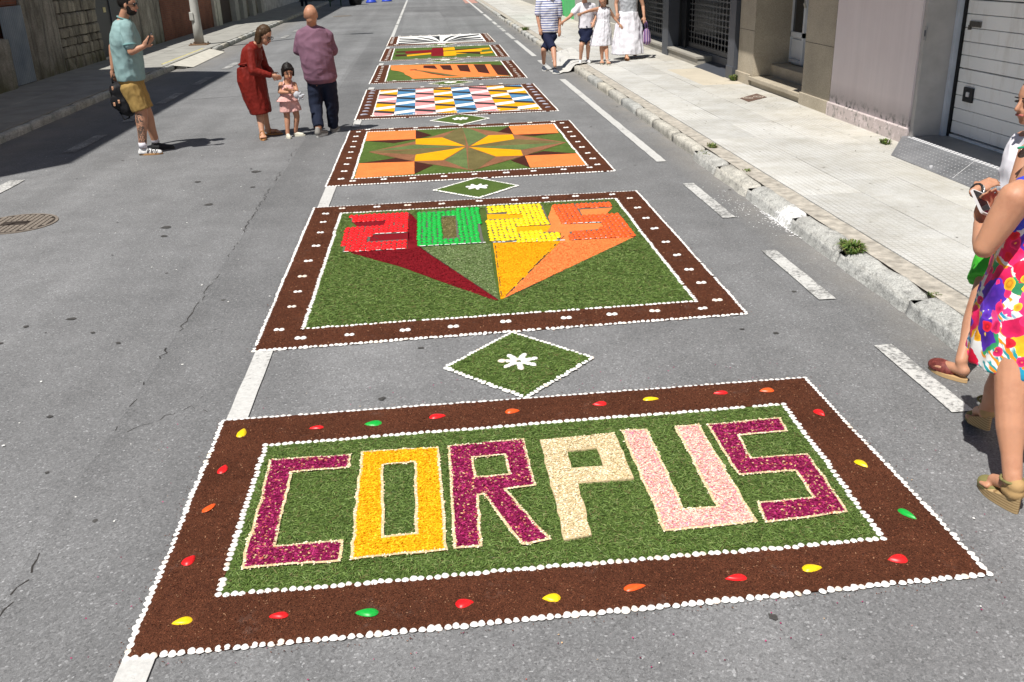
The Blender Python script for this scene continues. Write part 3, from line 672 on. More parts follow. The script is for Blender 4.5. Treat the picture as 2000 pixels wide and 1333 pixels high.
def boundary():
    t = empty('concrete_pier', (LX, 18.8, PZ)); tag(t, 'stubby mossy concrete pier at the far left frame edge', 'pier')
    rock('pier', LX - .25, LX + .14, 18.1, 19.25, .1, 1.05, .02, OLDREND, t, 3, 5, 4, .03, 2)
    w = empty('corrugated_gate', (LX, 19.8, PZ)); tag(w, 'blue grey corrugated metal sheet gate at the left', 'gate')
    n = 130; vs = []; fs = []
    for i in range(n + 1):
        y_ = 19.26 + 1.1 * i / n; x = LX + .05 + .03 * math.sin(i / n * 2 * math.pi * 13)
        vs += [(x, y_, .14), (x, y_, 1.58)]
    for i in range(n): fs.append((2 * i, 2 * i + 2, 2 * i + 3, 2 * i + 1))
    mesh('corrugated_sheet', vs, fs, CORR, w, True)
    MB().box(LX - .02, LX + .02, 19.26, 20.36, .12, .2).box(LX - .02, LX + .02, 19.26, 20.36, 1.5, 1.56).build('rail', DARKMET, w)
    b = empty('brick_wall', (LX, 19, PZ)); tag(b, 'dark red brick wall rising above the corrugated gate', 'wall')
    MB().box(LX - .3, LX - .01, 17.62, 20.37, 1.6, 2.3).box(LX - .3, LX - .03, 17.62, 20.37, .1, 1.6).build('brickwork', BRICK, b)
    s = empty('stone_wall', (LX, 22.7, PZ)); tag(s, 'weathered mossy stone block wall between corrugated gate and black door', 'wall')
    MB().box(LX - .4, LX - .03, 20.38, 25.0, .1, 1.86).build('core', DARKMORT, s)
    rs = random.Random(9)
    # rendered pilaster strips, then blocks
    for a, b_ in ((20.39, 20.75), (20.77, 21.55), (21.57, 22.25)):
        rock('render_strip', LX - .05, LX + rs.uniform(.0, .06), a, b_, .1, 1.86, .02, OLDREND, s, 2, 5, 8, .01, a)
    zz = .1; r = 0
    while zz < 1.8:
        h = rs.uniform(.17, .3); yy = 22.27
        while yy < 24.98:
            L = min(rs.uniform(.2, .5), 24.98 - yy)
            if 24.98 - yy - L < .15: L = 24.98 - yy
            rock('stone', LX - .06, LX + rs.uniform(-.005, .03), yy + .012, yy + L - .012, zz + .01, zz + h - .01, .02, OLDSTONE, s, 3, 4, 3, .03, yy * 3 + zz)
            yy += L
        zz += h
    d = empty('black_gate', (LX, 26.2, PZ)); tag(d, 'black sheet metal gate behind the man in the polo shirt', 'gate')
    MB().box(LX - .12, LX - .08, 25.02, 27.55, .16, 2.3).build('leaf', flat('black_gate_paint', (.022, .023, .026), .5, .4), d)
    for a in (25.02, 26.25, 27.5): MB().box(LX - .08, LX - .05, a, a + .05, .16, 2.3).build('stile', DARKMET, d)
    MB().box(LX - .08, LX - .07, 25.75, 25.95, 1.2, 1.32).build('notice', flat('yellowed_notice', (.5, .45, .25), .7), d)
    MB().bev(LX - .15, LX + .02, 25.02, 27.55, .1, .155, .01).build('sill', LIGHTW, d)  # pale strip standing in for sunlight on the threshold
    e = empty('rendered_wall', (LX, 29.2, PZ)); tag(e, 'stained grey rendered wall between black gate and brick wall', 'wall')
    for i in range(3): rock('render_bay', LX - .3, LX, 27.57 + i * 1.1, 27.57 + (i + 1) * 1.1, .1, 1.86, .02, OLDREND, e, 2, 5, 8, .01, i)
    f = empty('brick_wall', (LX, 34, PZ)); tag(f, 'long dark red brick wall behind the street lamp post', 'wall')
    MB().box(LX - .3, LX, 30.9, 38.2, .1, 1.84).build('brickwork', BRICK, f); MB().bev(LX - .33, LX + .03, 30.9, 38.2, 1.84, 1.92, .01).build('coping', GREYW, f)
    MB().box(LX - .2, LX + .1, 38.22, 38.55, .1, 2.4).build('end_post', LIGHTW, f)
boundary()
# behind the walls: yards
yard = MB().box(-60, -8.45, 17.7, 38.4, -.02, .05).build('ground', DARKMORT); yard['kind'] = 'structure'
# ------------------------------------------------------------------ sea shells, seeds, clippings
def make_shell_mesh(L=.029, W=.024, H=.013):
    # clam valve: wide fan with a pointed hinge at +y
    n = 14; rings = [(1.0, 0.0), (.86, .55), (.55, .88), (.2, 1.0)]; vs = []; fs = []
    for (r, h) in rings:
        for k in range(n):
            a = 2 * math.pi * k / n; y_ = math.sin(a); x = math.cos(a)
            pt = max(0, y_) ** 3
            rx = W * (1 - .45 * pt) * (1 + .03 * (k % 2)); ry = L * (1.18 if y_ > 0 else .92)
            vs.append((x * r * rx, y_ * r * ry + .15 * L * (1 - r), H * h * (1 if h < 1 else 1)))
    vs.append((0, .2 * L, H * 1.04))
    for q in range(3):
        for k in range(n):
            k2 = (k + 1) % n; fs.append((q * n + k, q * n + k2, (q + 1) * n + k2, (q + 1) * n + k))
    for k in range(n): fs.append((3 * n + k, 3 * n + (k + 1) % n, 4 * n))
    me = bpy.data.meshes.new('shell'); me.from_pydata(vs, [], fs); me.update(); me.shade_smooth(); me.materials.append(SHELL); return me, vs, fs
SHM, SHV, SHF = make_shell_mesh()
def make_mussel(m, name, L=.04, W=.023, H=.013):
    n = 16; vs = []; fs = []; rings = [(1, 0), (.82, .6), (.5, .9), (.18, 1)]
    for r, h in rings:
        for k in range(n):
            a = 2 * math.pi * k / n; x = math.cos(a); y_ = math.sin(a)
            wy = W * (1 - .42 * x) * (1 if y_ > 0 else .75) * (1 - .55 * max(0, x) ** 4)
            vs.append((x * L * r, y_ * wy * r, H * h))
    vs.append((-.1 * L, 0, H * 1.05))
    for q in range(3):
        for k in range(n):
            k2 = (k + 1) % n; fs.append((q * n + k, q * n + k2, (q + 1) * n + k2, (q + 1) * n + k))
    for k in range(n): fs.append((3 * n + k, 3 * n + (k + 1) % n, 4 * n))
    me = bpy.data.meshes.new(name); me.from_pydata(vs, [], fs); me.update(); me.shade_smooth(); me.materials.append(m); return me
MUS = {k: make_mussel(m, 'painted_shell') for k, m in (('R', G_R), ('Y', G_Y), ('G', G_G), ('O', G_O))}
def place(me, name, x, y_, z, rz, parent, s=1.0, tilt=(0, 0)):
    o = bpy.data.objects.new(name, me); COL.objects.link(o); o.parent = parent
    o.matrix_parent_inverse = Matrix.Translation(-parent.location) if parent.type == 'EMPTY' else Matrix()
    o.location = (x, y_, z); o.rotation_euler = (tilt[0], tilt[1], rz); o.scale = (s, s, s); return o
def shell_joined(mb, x, y_, z, rz, s=1.0, ky=1.0, kx=1.0):
    c, d = math.cos(rz), math.sin(rz)
    n = 14; idx = [v for v in SHV]
    mb.add([(x + (v[0] * kx * c - v[1] * ky * d) * s, y_ + (v[0] * kx * d + v[1] * ky * c) * s, z + v[2] * s * .85) for v in idx], SHF)
def shell_line(poly, parent, z, step, singles, s=.62, closed=True, face=None, lowres=None):
    # rows of shells along the edges; hinge pointing across the line. singles: how many become parts of their own, nearest first
    pts = []
    n = len(poly)
    for i in range(n if closed else n - 1):
        a, b = poly[i], poly[(i + 1) % n]
        vert = abs(b[1] - a[1]) > .8 * abs(b[0] - a[0]) * 2.5
        for p, d in subdiv_line(a, b, step * (1.08 if vert else 1)):
            out = Vector((-d.y, d.x)); 
            if out.y < -.25: out = -out
            if random.random() < .012: continue
            wv = .007 * noise.noise(Vector((p.x * 2.2, p.y * 2.2, 4)))
            pts.append((p.x - d.y * wv + random.gauss(0, .0022), p.y + d.x * wv + random.gauss(0, .0022), math.atan2(out.y, out.x) - math.pi / 2 + random.gauss(0, .16), vert))
    pts.sort(key=lambda p: p[0] ** 2 + p[1] ** 2)
    for p in pts[:singles]:
        k = s * random.uniform(.82, 1.0); o = place(SHM, 'shell', p[0], p[1], z, p[2], parent, k, (random.gauss(0, .1), random.gauss(0, .1)))
        o.scale = (k * random.uniform(1.0, 1.18), k * random.uniform(.82, 1.0), k * random.uniform(.8, 1.1))
    rest = pts[singles:]
    if rest:
        mb = MB()
        for p in rest: shell_joined(mb, p[0], p[1], z, p[2], s * random.uniform(.86, 1.0), .9, 1.1)
        o = mb.build('shell_row', SHELL, parent, True); o['kind'] = 'stuff'
    return len(pts)
def scatter(name, poly, holes, dens, z, L, W, m, parent, seed, lift=.5, flatn=.35, curve=True):
    r = np.random.RandomState(seed)
    xs = [p[0] for p in poly]; ys = [p[1] for p in poly]; x0, x1, y0, y1 = min(xs), max(xs), min(ys), max(ys)
    N = int((x1 - x0) * (y1 - y0) * dens)
    X = r.uniform(x0, x1, N); Y = r.uniform(y0, y1, N)
    def ins(P):
        c = np.zeros(N, bool); j = len(P) - 1
        for i in range(len(P)):
            xi, yi = P[i][0], P[i][1]; xj, yj = P[j][0], P[j][1]
            if yi != yj:
                c ^= ((yi > Y) != (yj > Y)) & (X < (xj - xi) * (Y - yi) / (yj - yi) + xi)
            j = i
        return c
    k = ins(poly)
    for h in holes: k &= ~ins(h)
    X, Y = X[k], Y[k]; n = len(X)
    if n == 0: return None
    a = r.uniform(0, 2 * np.pi, n); l = L * r.uniform(.5, 1.2, n); w = W * r.uniform(.6, 1.2, n)
    t = r.normal(0, flatn, n); Z = z + r.uniform(0, lift, n) * L * .35 + .002
    dx, dy = np.cos(a), np.sin(a); dz = np.sin(t)
    roll = r.normal(0, .6, n)
    V = np.zeros((n, 5, 3)); 
    nx, ny, nz = -dy * np.cos(roll), dx * np.cos(roll), np.sin(roll)
    for q, (u, v) in enumerate(((-.5, 0), (0, -.5), (.5, 0), (0, .5))):
        V[:, q, 0] = X + dx * u * l + nx * v * w; V[:, q, 1] = Y + dy * u * l + ny * v * w; V[:, q, 2] = Z + dz * u * l + nz * v * w * .7 + (0 if u == 0 else -.12 * l)
    V = V[:, :4, :]
    V[:, :, 2] = np.maximum(V[:, :, 2], z + .0008)
    me = bpy.data.meshes.new(name); me.vertices.add(4 * n); me.vertices.foreach_set('co', V.ravel().astype(np.float32))
    me.loops.add(4 * n); me.loops.foreach_set('vertex_index', np.arange(4 * n, dtype=np.int32))
    me.polygons.add(n); me.polygons.foreach_set('loop_start', np.arange(0, 4 * n, 4, dtype=np.int32)); me.polygons.foreach_set('loop_total', np.full(n, 4, np.int32))
    me.update(calc_edges=True); me.materials.append(m); o = link(name, me, parent); o['kind'] = 'stuff'; return o
def seed_edge(name, polys, m, parent, z, step=.011, s=.0085, seed=1):
    # small rounded seeds piled along the outline
    r = random.Random(seed); mb = MB()
    for poly in polys:
        for i in range(len(poly)):
            for p, d in subdiv_line(poly[i], poly[(i + 1) % len(poly)], step):
                for q in range(2):
                    x = p.x + r.gauss(0, .0036); y_ = p.y + r.gauss(0, .0042); a = r.uniform(0, 6.28); l = s * r.uniform(.6, 1.1); w = l * .6; zz = z + r.uniform(0, .004)
                    ca, sa = math.cos(a), math.sin(a)
                    mb.add([(x - ca * l, y_ - sa * l, zz), (x + sa * w, y_ - ca * w, zz), (x + ca * l, y_ + sa * l, zz), (x - sa * w, y_ + ca * w, zz), (x, y_, zz + l * .6)], [(0, 1, 4), (1, 2, 4), (2, 3, 4), (3, 0, 4)])
    o = mb.build(name, m, parent, True); o['kind'] = 'stuff'; return o
ZB = .006; ZT = .012
def centroid(p): return (sum(q[0] for q in p) / len(p), sum(q[1] for q in p) / len(p), 0)
def carpet(label, outer, inner, fill, group='flower carpets laid in a row on the road', wob=.004):
    t = empty('flower_carpet', centroid(outer)); tag(t, label, 'flower carpet', group)
    o2 = wobble(outer, .06, wob); i2 = wobble(inner, .06, wob)
    V = []; F = []; m_ = 0
    for i in range(4):
        n = 40
        for k in range(n):
            a = Vector(outer[i]).lerp(Vector(outer[(i + 1) % 4]), k / n); b = Vector(inner[i]).lerp(Vector(inner[(i + 1) % 4]), k / n); j = lambda: random.gauss(0, wob * .4)
            V += [(a.x + j(), a.y + j(), .001), (a.x + j(), a.y + j(), ZT - .002), (a.x * .93 + b.x * .07, a.y * .93 + b.y * .07, ZT + random.uniform(0, .002)), (b.x + j(), b.y + j(), ZT)]; m_ += 1
    for q in range(m_):
        for l in range(3): F.append((q * 4 + l, ((q + 1) % m_) * 4 + l, ((q + 1) % m_) * 4 + l + 1, q * 4 + l + 1))
    if area2(outer) < 0: F = [f[::-1] for f in F]
    mesh('soil_border', V, F, SOIL, t)
    poly_slab('field', [p for p in i2], [], .001, ZT - .001, fill, t)
    return t
def layer(name, poly, z, m, parent, amp=.003, holes=()):
    return poly_slab(name, wobble(poly, .04, amp) if amp else poly, [wobble(h, .04, amp) if amp else h for h in holes], .006, z, m, parent)

# ---- first carpet: CORPUS
random.seed(21)
C1o = [(-1.132, 4.304), (1.873, 4.353), (1.886, 2.633), (-1.114, 2.568)]
C1i = [(-0.88, 4.004), (1.652, 4.061), (1.617, 2.885), (-0.874, 2.865)]
c1 = carpet('nearest flower carpet reading CORPUS in petals on cut grass with painted shells', C1o, C1i, GRASSB)
letters = [
 ('C', [(-0.83, 3.839), (-0.469, 3.837), (-0.469, 3.723), (-0.727, 3.717), (-0.712, 3.136), (-0.453, 3.141), (-0.456, 3.014), (-0.812, 3.012)], [], MAG, PET_M, 'magenta petal letter C'),
 ('O', [(-0.417, 3.856), (-0.068, 3.85), (-0.051, 3.028), (-0.407, 3.017)], [[(-0.319, 3.722), (-0.171, 3.728), (-0.16, 3.15), (-0.297, 3.144)]], YPB, PET_Y, 'golden yellow petal letter O'),
 ('R', [(-0.015, 3.852), (0.334, 3.871), (0.339, 3.455), (0.208, 3.437), (0.351, 3.045), (0.245, 3.023), (0.119, 3.412), (0.089, 3.408), (0.085, 3.038), (-0.014, 3.031)], [[(0.088, 3.731), (0.237, 3.738), (0.242, 3.555), (0.088, 3.551)]], MAG, PET_M, 'magenta petal letter R'),
 ('P', [(0.409, 3.85), (0.766, 3.874), (0.768, 3.445), (0.528, 3.442), (0.515, 3.048), (0.408, 3.032)], [[(0.522, 3.725), (0.659, 3.738), (0.657, 3.57), (0.515, 3.572)]], CRM, PET_C, 'cream petal letter P'),
 ('U', [(0.805, 3.883), (0.919, 3.88), (0.913, 3.18), (1.059, 3.175), (1.063, 3.886), (1.173, 3.891), (1.173, 3.055), (0.808, 3.044)], [], PNB, PET_P, 'pale pink petal letter U'),
 ('S', [(1.218, 3.884), (1.573, 3.901), (1.56, 3.77), (1.324, 3.764), (1.314, 3.544), (1.575, 3.543), (1.55, 3.072), (1.211, 3.046), (1.229, 3.185), (1.463, 3.192), (1.474, 3.414), (1.222, 3.415)], [], MAG, PET_M, 'magenta petal letter S'),
]
allh = []
for i, (ch, outer, holes, bed, pet, lab) in enumerate(letters):
    ow = wobble(outer, .05, .007); hw = [wobble(h, .05, .005) for h in holes]
    L = poly_slab('petal_letter', ow, hw, .006, ZT + .008, bed, c1); L['label'] = lab
    allh.append((ow, hw))
    ins_ = [offset_poly(outer, .006)]
    scatter('petals', offset_poly(outer, .004), [offset_poly(h, -.006) for h in holes], 26000 if pet is not PET_M else 20000, ZT + .008, .012 if pet is not PET_M else .016, .009, pet, L, 30 + i, .4, .16)
    if pet is not PET_C:
        mbr = MB()
        for pl in [ow] + hw:
            inn = offset_poly(pl, .006); out_ = offset_poly(pl, -.006); n_ = len(pl)
            for q in range(n_): mbr.add([(*inn[q], ZT + .0095), (*inn[(q + 1) % n_], ZT + .0095), (*out_[(q + 1) % n_], ZT + .0085), (*out_[q], ZT + .0085)], [(0, 1, 2, 3)])
        mbr.build('cream_outline', CRM, L)['kind'] = 'stuff'
    if pet is not PET_C: seed_edge('seed_edge', [ow] + hw, SEED, L, ZT + .006, .0105, .007, i)
# grass blades outside the letters
r_ = [l[0] for l in allh]
gb = scatter('grass_clippings', offset_poly(C1i, .02), r_, 24000, ZT - .002, .034, .0036, GB, c1, 77, .6, .3)
for i, (ow, hw) in enumerate(allh):
    for h in hw: scatter('grass_clippings', h, [], 24000, ZT - .002, .032, .0036, GB, c1, 90 + i, .6, .3)
scatter('bark_chips', offset_poly(C1o, .02), [C1i], 9000, ZT, .008, .005, BARK, c1, 5, .4, .4)
random.seed(5)
n1 = shell_line(C1o, c1, .006, .0293, 190, .62)
shell_line(C1i, c1, .010, .0293, 110, .6)
for px, col in [((-0.971, 2.728), 'Y'), ((-0.639, 2.716), 'R'), ((-0.333, 2.696), 'G'), ((0.008, 2.705), 'R'), ((0.314, 2.694), 'Y'), ((0.617, 2.713), 'O'), ((0.987, 2.718), 'R'), ((1.278, 2.738), 'Y'), ((1.605, 2.755), 'R'),
                ((1.788, 3.936), 'Rv'), ((1.775, 3.436), 'Yv'), ((1.784, 3.034), 'Gv'), ((-1.016, 4.144), 'Yw'), ((-0.656, 4.144), 'R'), ((-0.382, 4.152), 'G'), ((-0.065, 4.177), 'R'), ((0.309, 4.177), 'O'), ((0.752, 4.197), 'R'),
                ((1.018, 4.21), 'Y'), ((1.384, 4.226), 'R'), ((1.624, 4.22), 'O'), ((-1.039, 3.795), 'Rw'), ((-1.033, 3.469), 'Ow'), ((-1.027, 3.095), 'Rw')]:
    a = random.uniform(-.15, .2) + random.choice([0, math.pi])
    if col[1:] == 'v': a = -1.2 + random.uniform(-.2, .2)
    if col[1:] == 'w': a = 1.1 + random.uniform(-.3, .3)
    o = place(MUS[col[0]], 'painted_shell', px[0], px[1], ZT + .001, a, c1, random.uniform(.92, 1.1)); o.scale = (random.uniform(.82, 1.12), random.uniform(.8, 1.25) * random.choice((1, -1)), random.uniform(.7, 1.1)); o.rotation_euler[0] = random.gauss(0, .12); o['label'] = {'R': 'red', 'Y': 'yellow', 'G': 'green', 'O': 'orange'}[col[0]] + ' painted mussel shell on the brown border'

# ---- shell pairs used on the further borders
def pair_mesh():
    mb = MB()
    for sx, rz in ((-.016, .12), (.016, -.1)):
        shell_joined(mb, sx, 0, 0, rz, .72)
    me = bpy.data.meshes.new('shell_pair'); me.from_pydata(mb.v, [], mb.f); me.update(); me.shade_smooth(); me.materials.append(SHELL); return me
PAIR = pair_mesh()
def pairs(pts, parent, s=1.0, rz=0, z=ZT):
    for p in pts: place(PAIR, 'shell_pair', p[0], p[1], z, rz + random.gauss(0, .15), parent, s * random.uniform(.9, 1.1))
def painted_fill(digit, poly, col, dx=.041, dy=.083, skip=0):
    xs = [p[0] for p in poly]; ys = [p[1] for p in poly]; n = 0
    y_ = min(ys) + .03
    while y_ < max(ys) + .01:
        x = min(xs) + .01
        while x < max(xs):
            if inside((x, y_ ), poly):
                place(MUS[col], 'painted_shell', x + random.gauss(0, .002), y_ + random.gauss(0, .003), ZT + .009, math.pi / 2 + random.gauss(0, .16), digit, random.uniform(.93, 1.14), (random.gauss(0, .05), random.gauss(0, .04))); n += 1
            x += dx
        y_ += dy
    return n
# ---- second carpet: 2025
random.seed(33)
C2o = [(-1.147, 8.722), (1.909, 8.734), (1.881, 5.334), (-1.133, 5.22)]
C2i = [(-0.879, 8.445), (1.657, 8.467), (1.632, 5.6), (-0.881, 5.531)]
c2 = carpet('flower carpet with large coloured numerals 2025 running back to one point', C2o, C2i, GRASSB)
def depth(name, poly, m, z=ZT + .004, amp=.003): return layer(name, poly, z, m, c2, amp)  # drawn depth of the numerals, laid in coloured sawdust and rosemary
depth('numeral_depth', [(-0.703, 7.143), (-0.258, 7.155), (-0.258, 7.458), (-0.258, 8.326), (-0.167, 7.943), (-0.175, 7.276), (-0.137, 7.139), (0.362, 5.843), (0.344, 5.836), (0.046, 6.231), (-0.304, 6.714)], MAROON)
depth('numeral_depth', [(-0.757, 8.108), (-0.442, 8.078), (-0.435, 7.879), (-0.685, 7.897)], MAROON)
depth('numeral_depth', [(-0.579, 7.615), (-0.248, 7.66), (-0.245, 7.409), (-0.576, 7.4)], MAROON)
depth('numeral_depth', [(-0.165, 7.187), (0.352, 7.187), (0.401, 7.177), (0.373, 6.332), (0.37, 5.852), (0.357, 5.864)], GRASSL)
depth('numeral_depth', [(0.423, 7.195), (0.956, 7.156), (0.952, 7.112), (0.402, 5.867), (0.38, 5.86)], YELO)
depth('numeral_depth', [(0.435, 8.155), (0.767, 8.121), (0.742, 7.875), (0.423, 7.907)], YELO, ZT + .003)
depth('numeral_depth', [(0.649, 7.64), (0.957, 7.66), (0.891, 7.413), (0.634, 7.434)], YELO, ZT + .003)
depth('numeral_depth', [(1.049, 8.336), (0.957, 7.909), (0.944, 7.629), (0.892, 7.461), (0.998, 7.392), (0.954, 7.127), (0.401, 5.862), (1.563, 7.155), (1.05, 7.137), (1.069, 7.409), (1.072, 7.669), (1.056, 8.005)], ORLT)
depth('numeral_depth', [(1.264, 8.108), (1.567, 8.128), (1.459, 7.884), (1.245, 7.875)], ORLT, ZT + .003)
depth('numeral_depth', [(1.044, 7.658), (1.388, 7.638), (1.377, 7.41), (1.056, 7.38)], ORLT, ZT + .003)
def digit(name, poly, holes, bed, col, lab):
    d = poly_slab(name, wobble(poly, .05, .003), holes, .006, ZT + .006, bed, c2); d['label'] = lab
    xs = poly; n = painted_fill(d, poly if not holes else poly, col) if not holes else None
    if holes:
        x0, x1 = min(p[0] for p in poly), max(p[0] for p in poly); y_ = min(p[1] for p in poly) + .03
        while y_ < max(p[1] for p in poly):
            x = x0 + .01
            while x < x1:
                if inside((x, y_), poly) and not inside((x, y_), holes[0]):
                    place(MUS[col], 'painted_shell', x + random.gauss(0, .002), y_ + random.gauss(0, .003), ZT + .009, math.pi / 2 + random.gauss(0, .16), d, random.uniform(.93, 1.12), (random.gauss(0, .05), random.gauss(0, .04)))
                x += .043
            y_ += .083
    return d
digit('numeral', [(-0.78, 8.334), (-0.258, 8.326), (-0.266, 7.635), (-0.537, 7.631), (-0.57, 7.59), (-0.568, 7.428), (-0.263, 7.436), (-0.259, 7.159), (-0.768, 7.167), (-0.778, 7.886), (-0.689, 7.918), (-0.444, 7.901), (-0.45, 8.068), (-0.76, 8.095)], [], GREYSH, 'R', 'red shell numeral 2 at the left')
digit('numeral', [(-0.172, 8.316), (0.355, 8.326), (0.353, 7.213), (-0.168, 7.217)], [[(0.029, 8.109), (0.152, 8.102), (0.141, 7.401), (0.019, 7.403)]], GREYSH, 'G', 'green shell numeral 0')
depth('numeral_centre', [(0.028, 8.114), (0.153, 8.107), (0.142, 7.396), (0.018, 7.398)], TAN, ZT + .002, 0)
digit('numeral', [(0.433, 8.351), (0.956, 8.346), (0.945, 7.634), (0.65, 7.65), (0.648, 7.451), (0.968, 7.417), (0.958, 7.149), (0.417, 7.198), (0.428, 7.927), (0.746, 7.911), (0.759, 8.072), (0.437, 8.111)], [], GREYSH, 'Y', 'yellow shell numeral 2')
digit('numeral', [(1.052, 8.326), (1.57, 8.339), (1.562, 8.123), (1.267, 8.105), (1.25, 7.881), (1.582, 7.877), (1.565, 7.172), (1.054, 7.149), (1.066, 7.392), (1.378, 7.435), (1.376, 7.615), (1.059, 7.653)], [], GREYSH, 'O', 'orange shell numeral 5 at the right')
# dark thread lines along the folds
mb = MB()
def thread(a, b, m=None):
    a = Vector(a); b = Vector(b); d = (b - a).normalized(); n = Vector((-d.y, d.x)) * .0035
    for q in range(int((b - a).length / .05)):
        if random.random() < .35: continue
        p = a + d * (q * .05); e = p + d * .045; mb.add([(*(p - n), ZT + .0056), (*(p + n), ZT + .0056), (*(e + n), ZT + .0056), (*(e - n), ZT + .0056)], [(0, 3, 2, 1)])
for a, b in (((-0.253, 7.411), (0.359, 5.854)), ((0.437, 7.112), (0.388, 5.869)), ((0.926, 7.103), (0.402, 5.867)), ((1.027, 7.323), (0.408, 5.865)), ((1.56, 7.14), (0.407, 5.855)), ((-0.57, 7.613), (-0.474, 7.44))): thread(a, b)
mb.build('thread_line', CRACK, c2)['kind'] = 'stuff'
mb = MB()
for row in ([(-0.758, 7.156), (-0.259, 7.152)], [(-0.156, 7.197), (0.346, 7.199)], [(-0.563, 7.64), (-0.266, 7.628)], [(0.426, 7.189), (0.954, 7.143)], [(1.056, 7.142), (1.554, 7.16)], [(1.061, 7.645), (1.369, 7.619)]):
    a = Vector(row[0]); b = Vector(row[1]); d = (b - a).normalized(); n = Vector((-d.y, d.x)); q = 0.0
    while q < (b - a).length:
        l = random.uniform(.015, .045); p = a + d * q; e = p + d * l; w = random.uniform(.004, .009)
        if random.random() < .8: mb.add([(*(p - n * w), ZT + .011), (*(e - n * w), ZT + .011), (*(e + n * w), ZT + .012), (*(p + n * w), ZT + .012)], [(0, 1, 2, 3)])
        q += l + random.uniform(.004, .02)
mb.build('white_shell_edges', WHT, c2)['kind'] = 'stuff'
scatter('grass_clippings', offset_poly(C2i, .02), [[(-0.703, 7.143), (-0.788, 8.054), (-0.771, 8.448), (-0.258, 8.326), (-0.167, 7.995), (0.353, 8.341), (0.446, 8.321), (0.955, 8.346), (1.057, 8.364), (1.609, 8.362), (1.563, 7.155), (0.401, 5.856), (0.344, 5.836)]], 12000, ZT - .002, .042, .0046, GB, c2, 78, .6, .3)
scatter('sawdust_chips', [(-0.703, 7.143), (-0.258, 7.155), (-0.169, 7.188), (0.353, 5.865), (0.046, 6.231), (-0.304, 6.714)], [], 9000, ZT + .004, .013, .008, SAWM, c2, 11, .3, .2)
scatter('sawdust_chips', [(-0.258, 8.32), (-0.172, 7.944), (-0.175, 7.276), (-0.256, 7.307)], [], 9000, ZT + .004, .013, .008, SAWM, c2, 12, .3, .2)
scatter('sawdust_chips', [(0.425, 7.173), (0.946, 7.128), (0.399, 5.877), (0.381, 5.87)], [], 9000, ZT + .004, .013, .008, SAWY, c2, 13, .3, .2)
scatter('sawdust_chips', [(0.95, 7.098), (1.045, 7.109), (1.544, 7.143), (0.408, 5.865)], [], 9000, ZT + .004, .013, .008, SAWO, c2, 14, .3, .2)
scatter('rosemary_sprigs', [(-0.153, 7.17), (0.352, 7.172), (0.392, 7.165), (0.37, 6.333), (0.364, 5.863)], [], 12000, ZT + .004, .022, .005, ROSEM, c2, 15, .5, .3)
scatter('straw_bits', [(0.034, 8.094), (0.147, 8.092), (0.138, 7.406), (0.022, 7.411)], [], 12000, ZT + .002, .02, .005, STRAW, c2, 16, .4, .3)
scatter('bark_chips', offset_poly(C2o, -.05), [C2o], 700, .004, .010, .006, BARK, c2, 61, .2, .2)
scatter('bark_chips', offset_poly(C1o, -.05), [C1o], 1500, .004, .007, .005, BARK, c1, 62, .2, .2)
scatter('bark_chips', offset_poly(C1o, -.3), [C1o], 60, .004, .008, .006, PET_M, c1, 63, .2, .2)
scatter('bark_chips', offset_poly(C2o, .02), [C2i], 3500, ZT, .011, .007, BARK, c2, 6, .4, .4)
shell_line(C2o, c2, .006, .03, 110, .62); shell_line(C2i, c2, .010, .03, 70, .6)
pairs([(-1.02, 8.451), (-1.012, 8.153), (-1.002, 7.805), (-0.996, 7.398), (-1.012, 6.986), (-1.013, 6.605), (-1.004, 6.26), (-1.006, 5.954), (-1.031, 5.533), (-0.879, 5.368), (-0.584, 5.374), (-0.245, 5.395), (0.052, 5.405), (0.38, 5.437), (-0.884, 8.623), (-0.561, 8.615), (-0.277, 8.616), (0.042, 8.604), (0.394, 8.634)], c2)
pairs([(0.761, 5.436), (1.054, 5.45), (1.331, 5.463), (1.639, 5.457), (1.789, 8.439), (1.784, 8.074), (1.778, 7.708), (1.773, 7.366), (1.769, 6.963), (1.769, 6.61), (1.763, 6.25), (1.768, 5.949), (1.774, 5.591), (0.726, 8.601), (1.019, 8.62), (1.308, 8.629), (1.658, 8.625)], c2)

# ---- third carpet: star
random.seed(44)
C3o = [(-1.125, 13.122), (1.898, 13.116), (1.883, 9.685), (-1.125, 9.628)]
C3i = [(-0.883, 12.904), (1.658, 12.876), (1.644, 10.01), (-0.878, 9.914)]
c3 = carpet('flower carpet with a yellow four petalled star between four orange squares', C3o, C3i, m_grassbase('grass_clippings_bed_far', (.04, .075, .014), (.13, .2, .045), 45))
def l3(name, poly, m, z, par=None): return layer(name, poly, z, m, par or c3, .003)
for p in ([(-0.881, 12.866), (-0.23, 12.846), (-0.225, 12.155), (-0.864, 12.192)], [(1.029, 12.808), (1.641, 12.828), (1.618, 12.114), (1.037, 12.133)], [(-0.858, 10.725), (-0.23, 10.676), (-0.225, 10.007), (-0.855, 9.932)], [(1.035, 10.704), (1.639, 10.69), (1.635, 10.028), (1.027, 10.044)]): l3('orange_square', p, ORLT, ZT + .003)
for p in ([(-0.228, 12.845), (-0.016, 12.387), (-0.223, 12.144)], [(-0.858, 12.179), (-0.225, 12.144), (-0.494, 11.94)], [(1.027, 12.809), (0.829, 12.356), (1.034, 12.122)], [(1.04, 12.121), (1.613, 12.103), (1.283, 11.974)], [(-0.853, 10.733), (-0.449, 10.948), (-0.23, 10.685)], [(-0.228, 10.676), (-0.023, 10.426), (-0.223, 10.007)], [(1.037, 10.722), (1.276, 10.935), (1.641, 10.699)], [(1.033, 10.704), (0.856, 10.478), (1.025, 10.045)]): l3('brown_triangle', p, DKBR, ZT + .002)
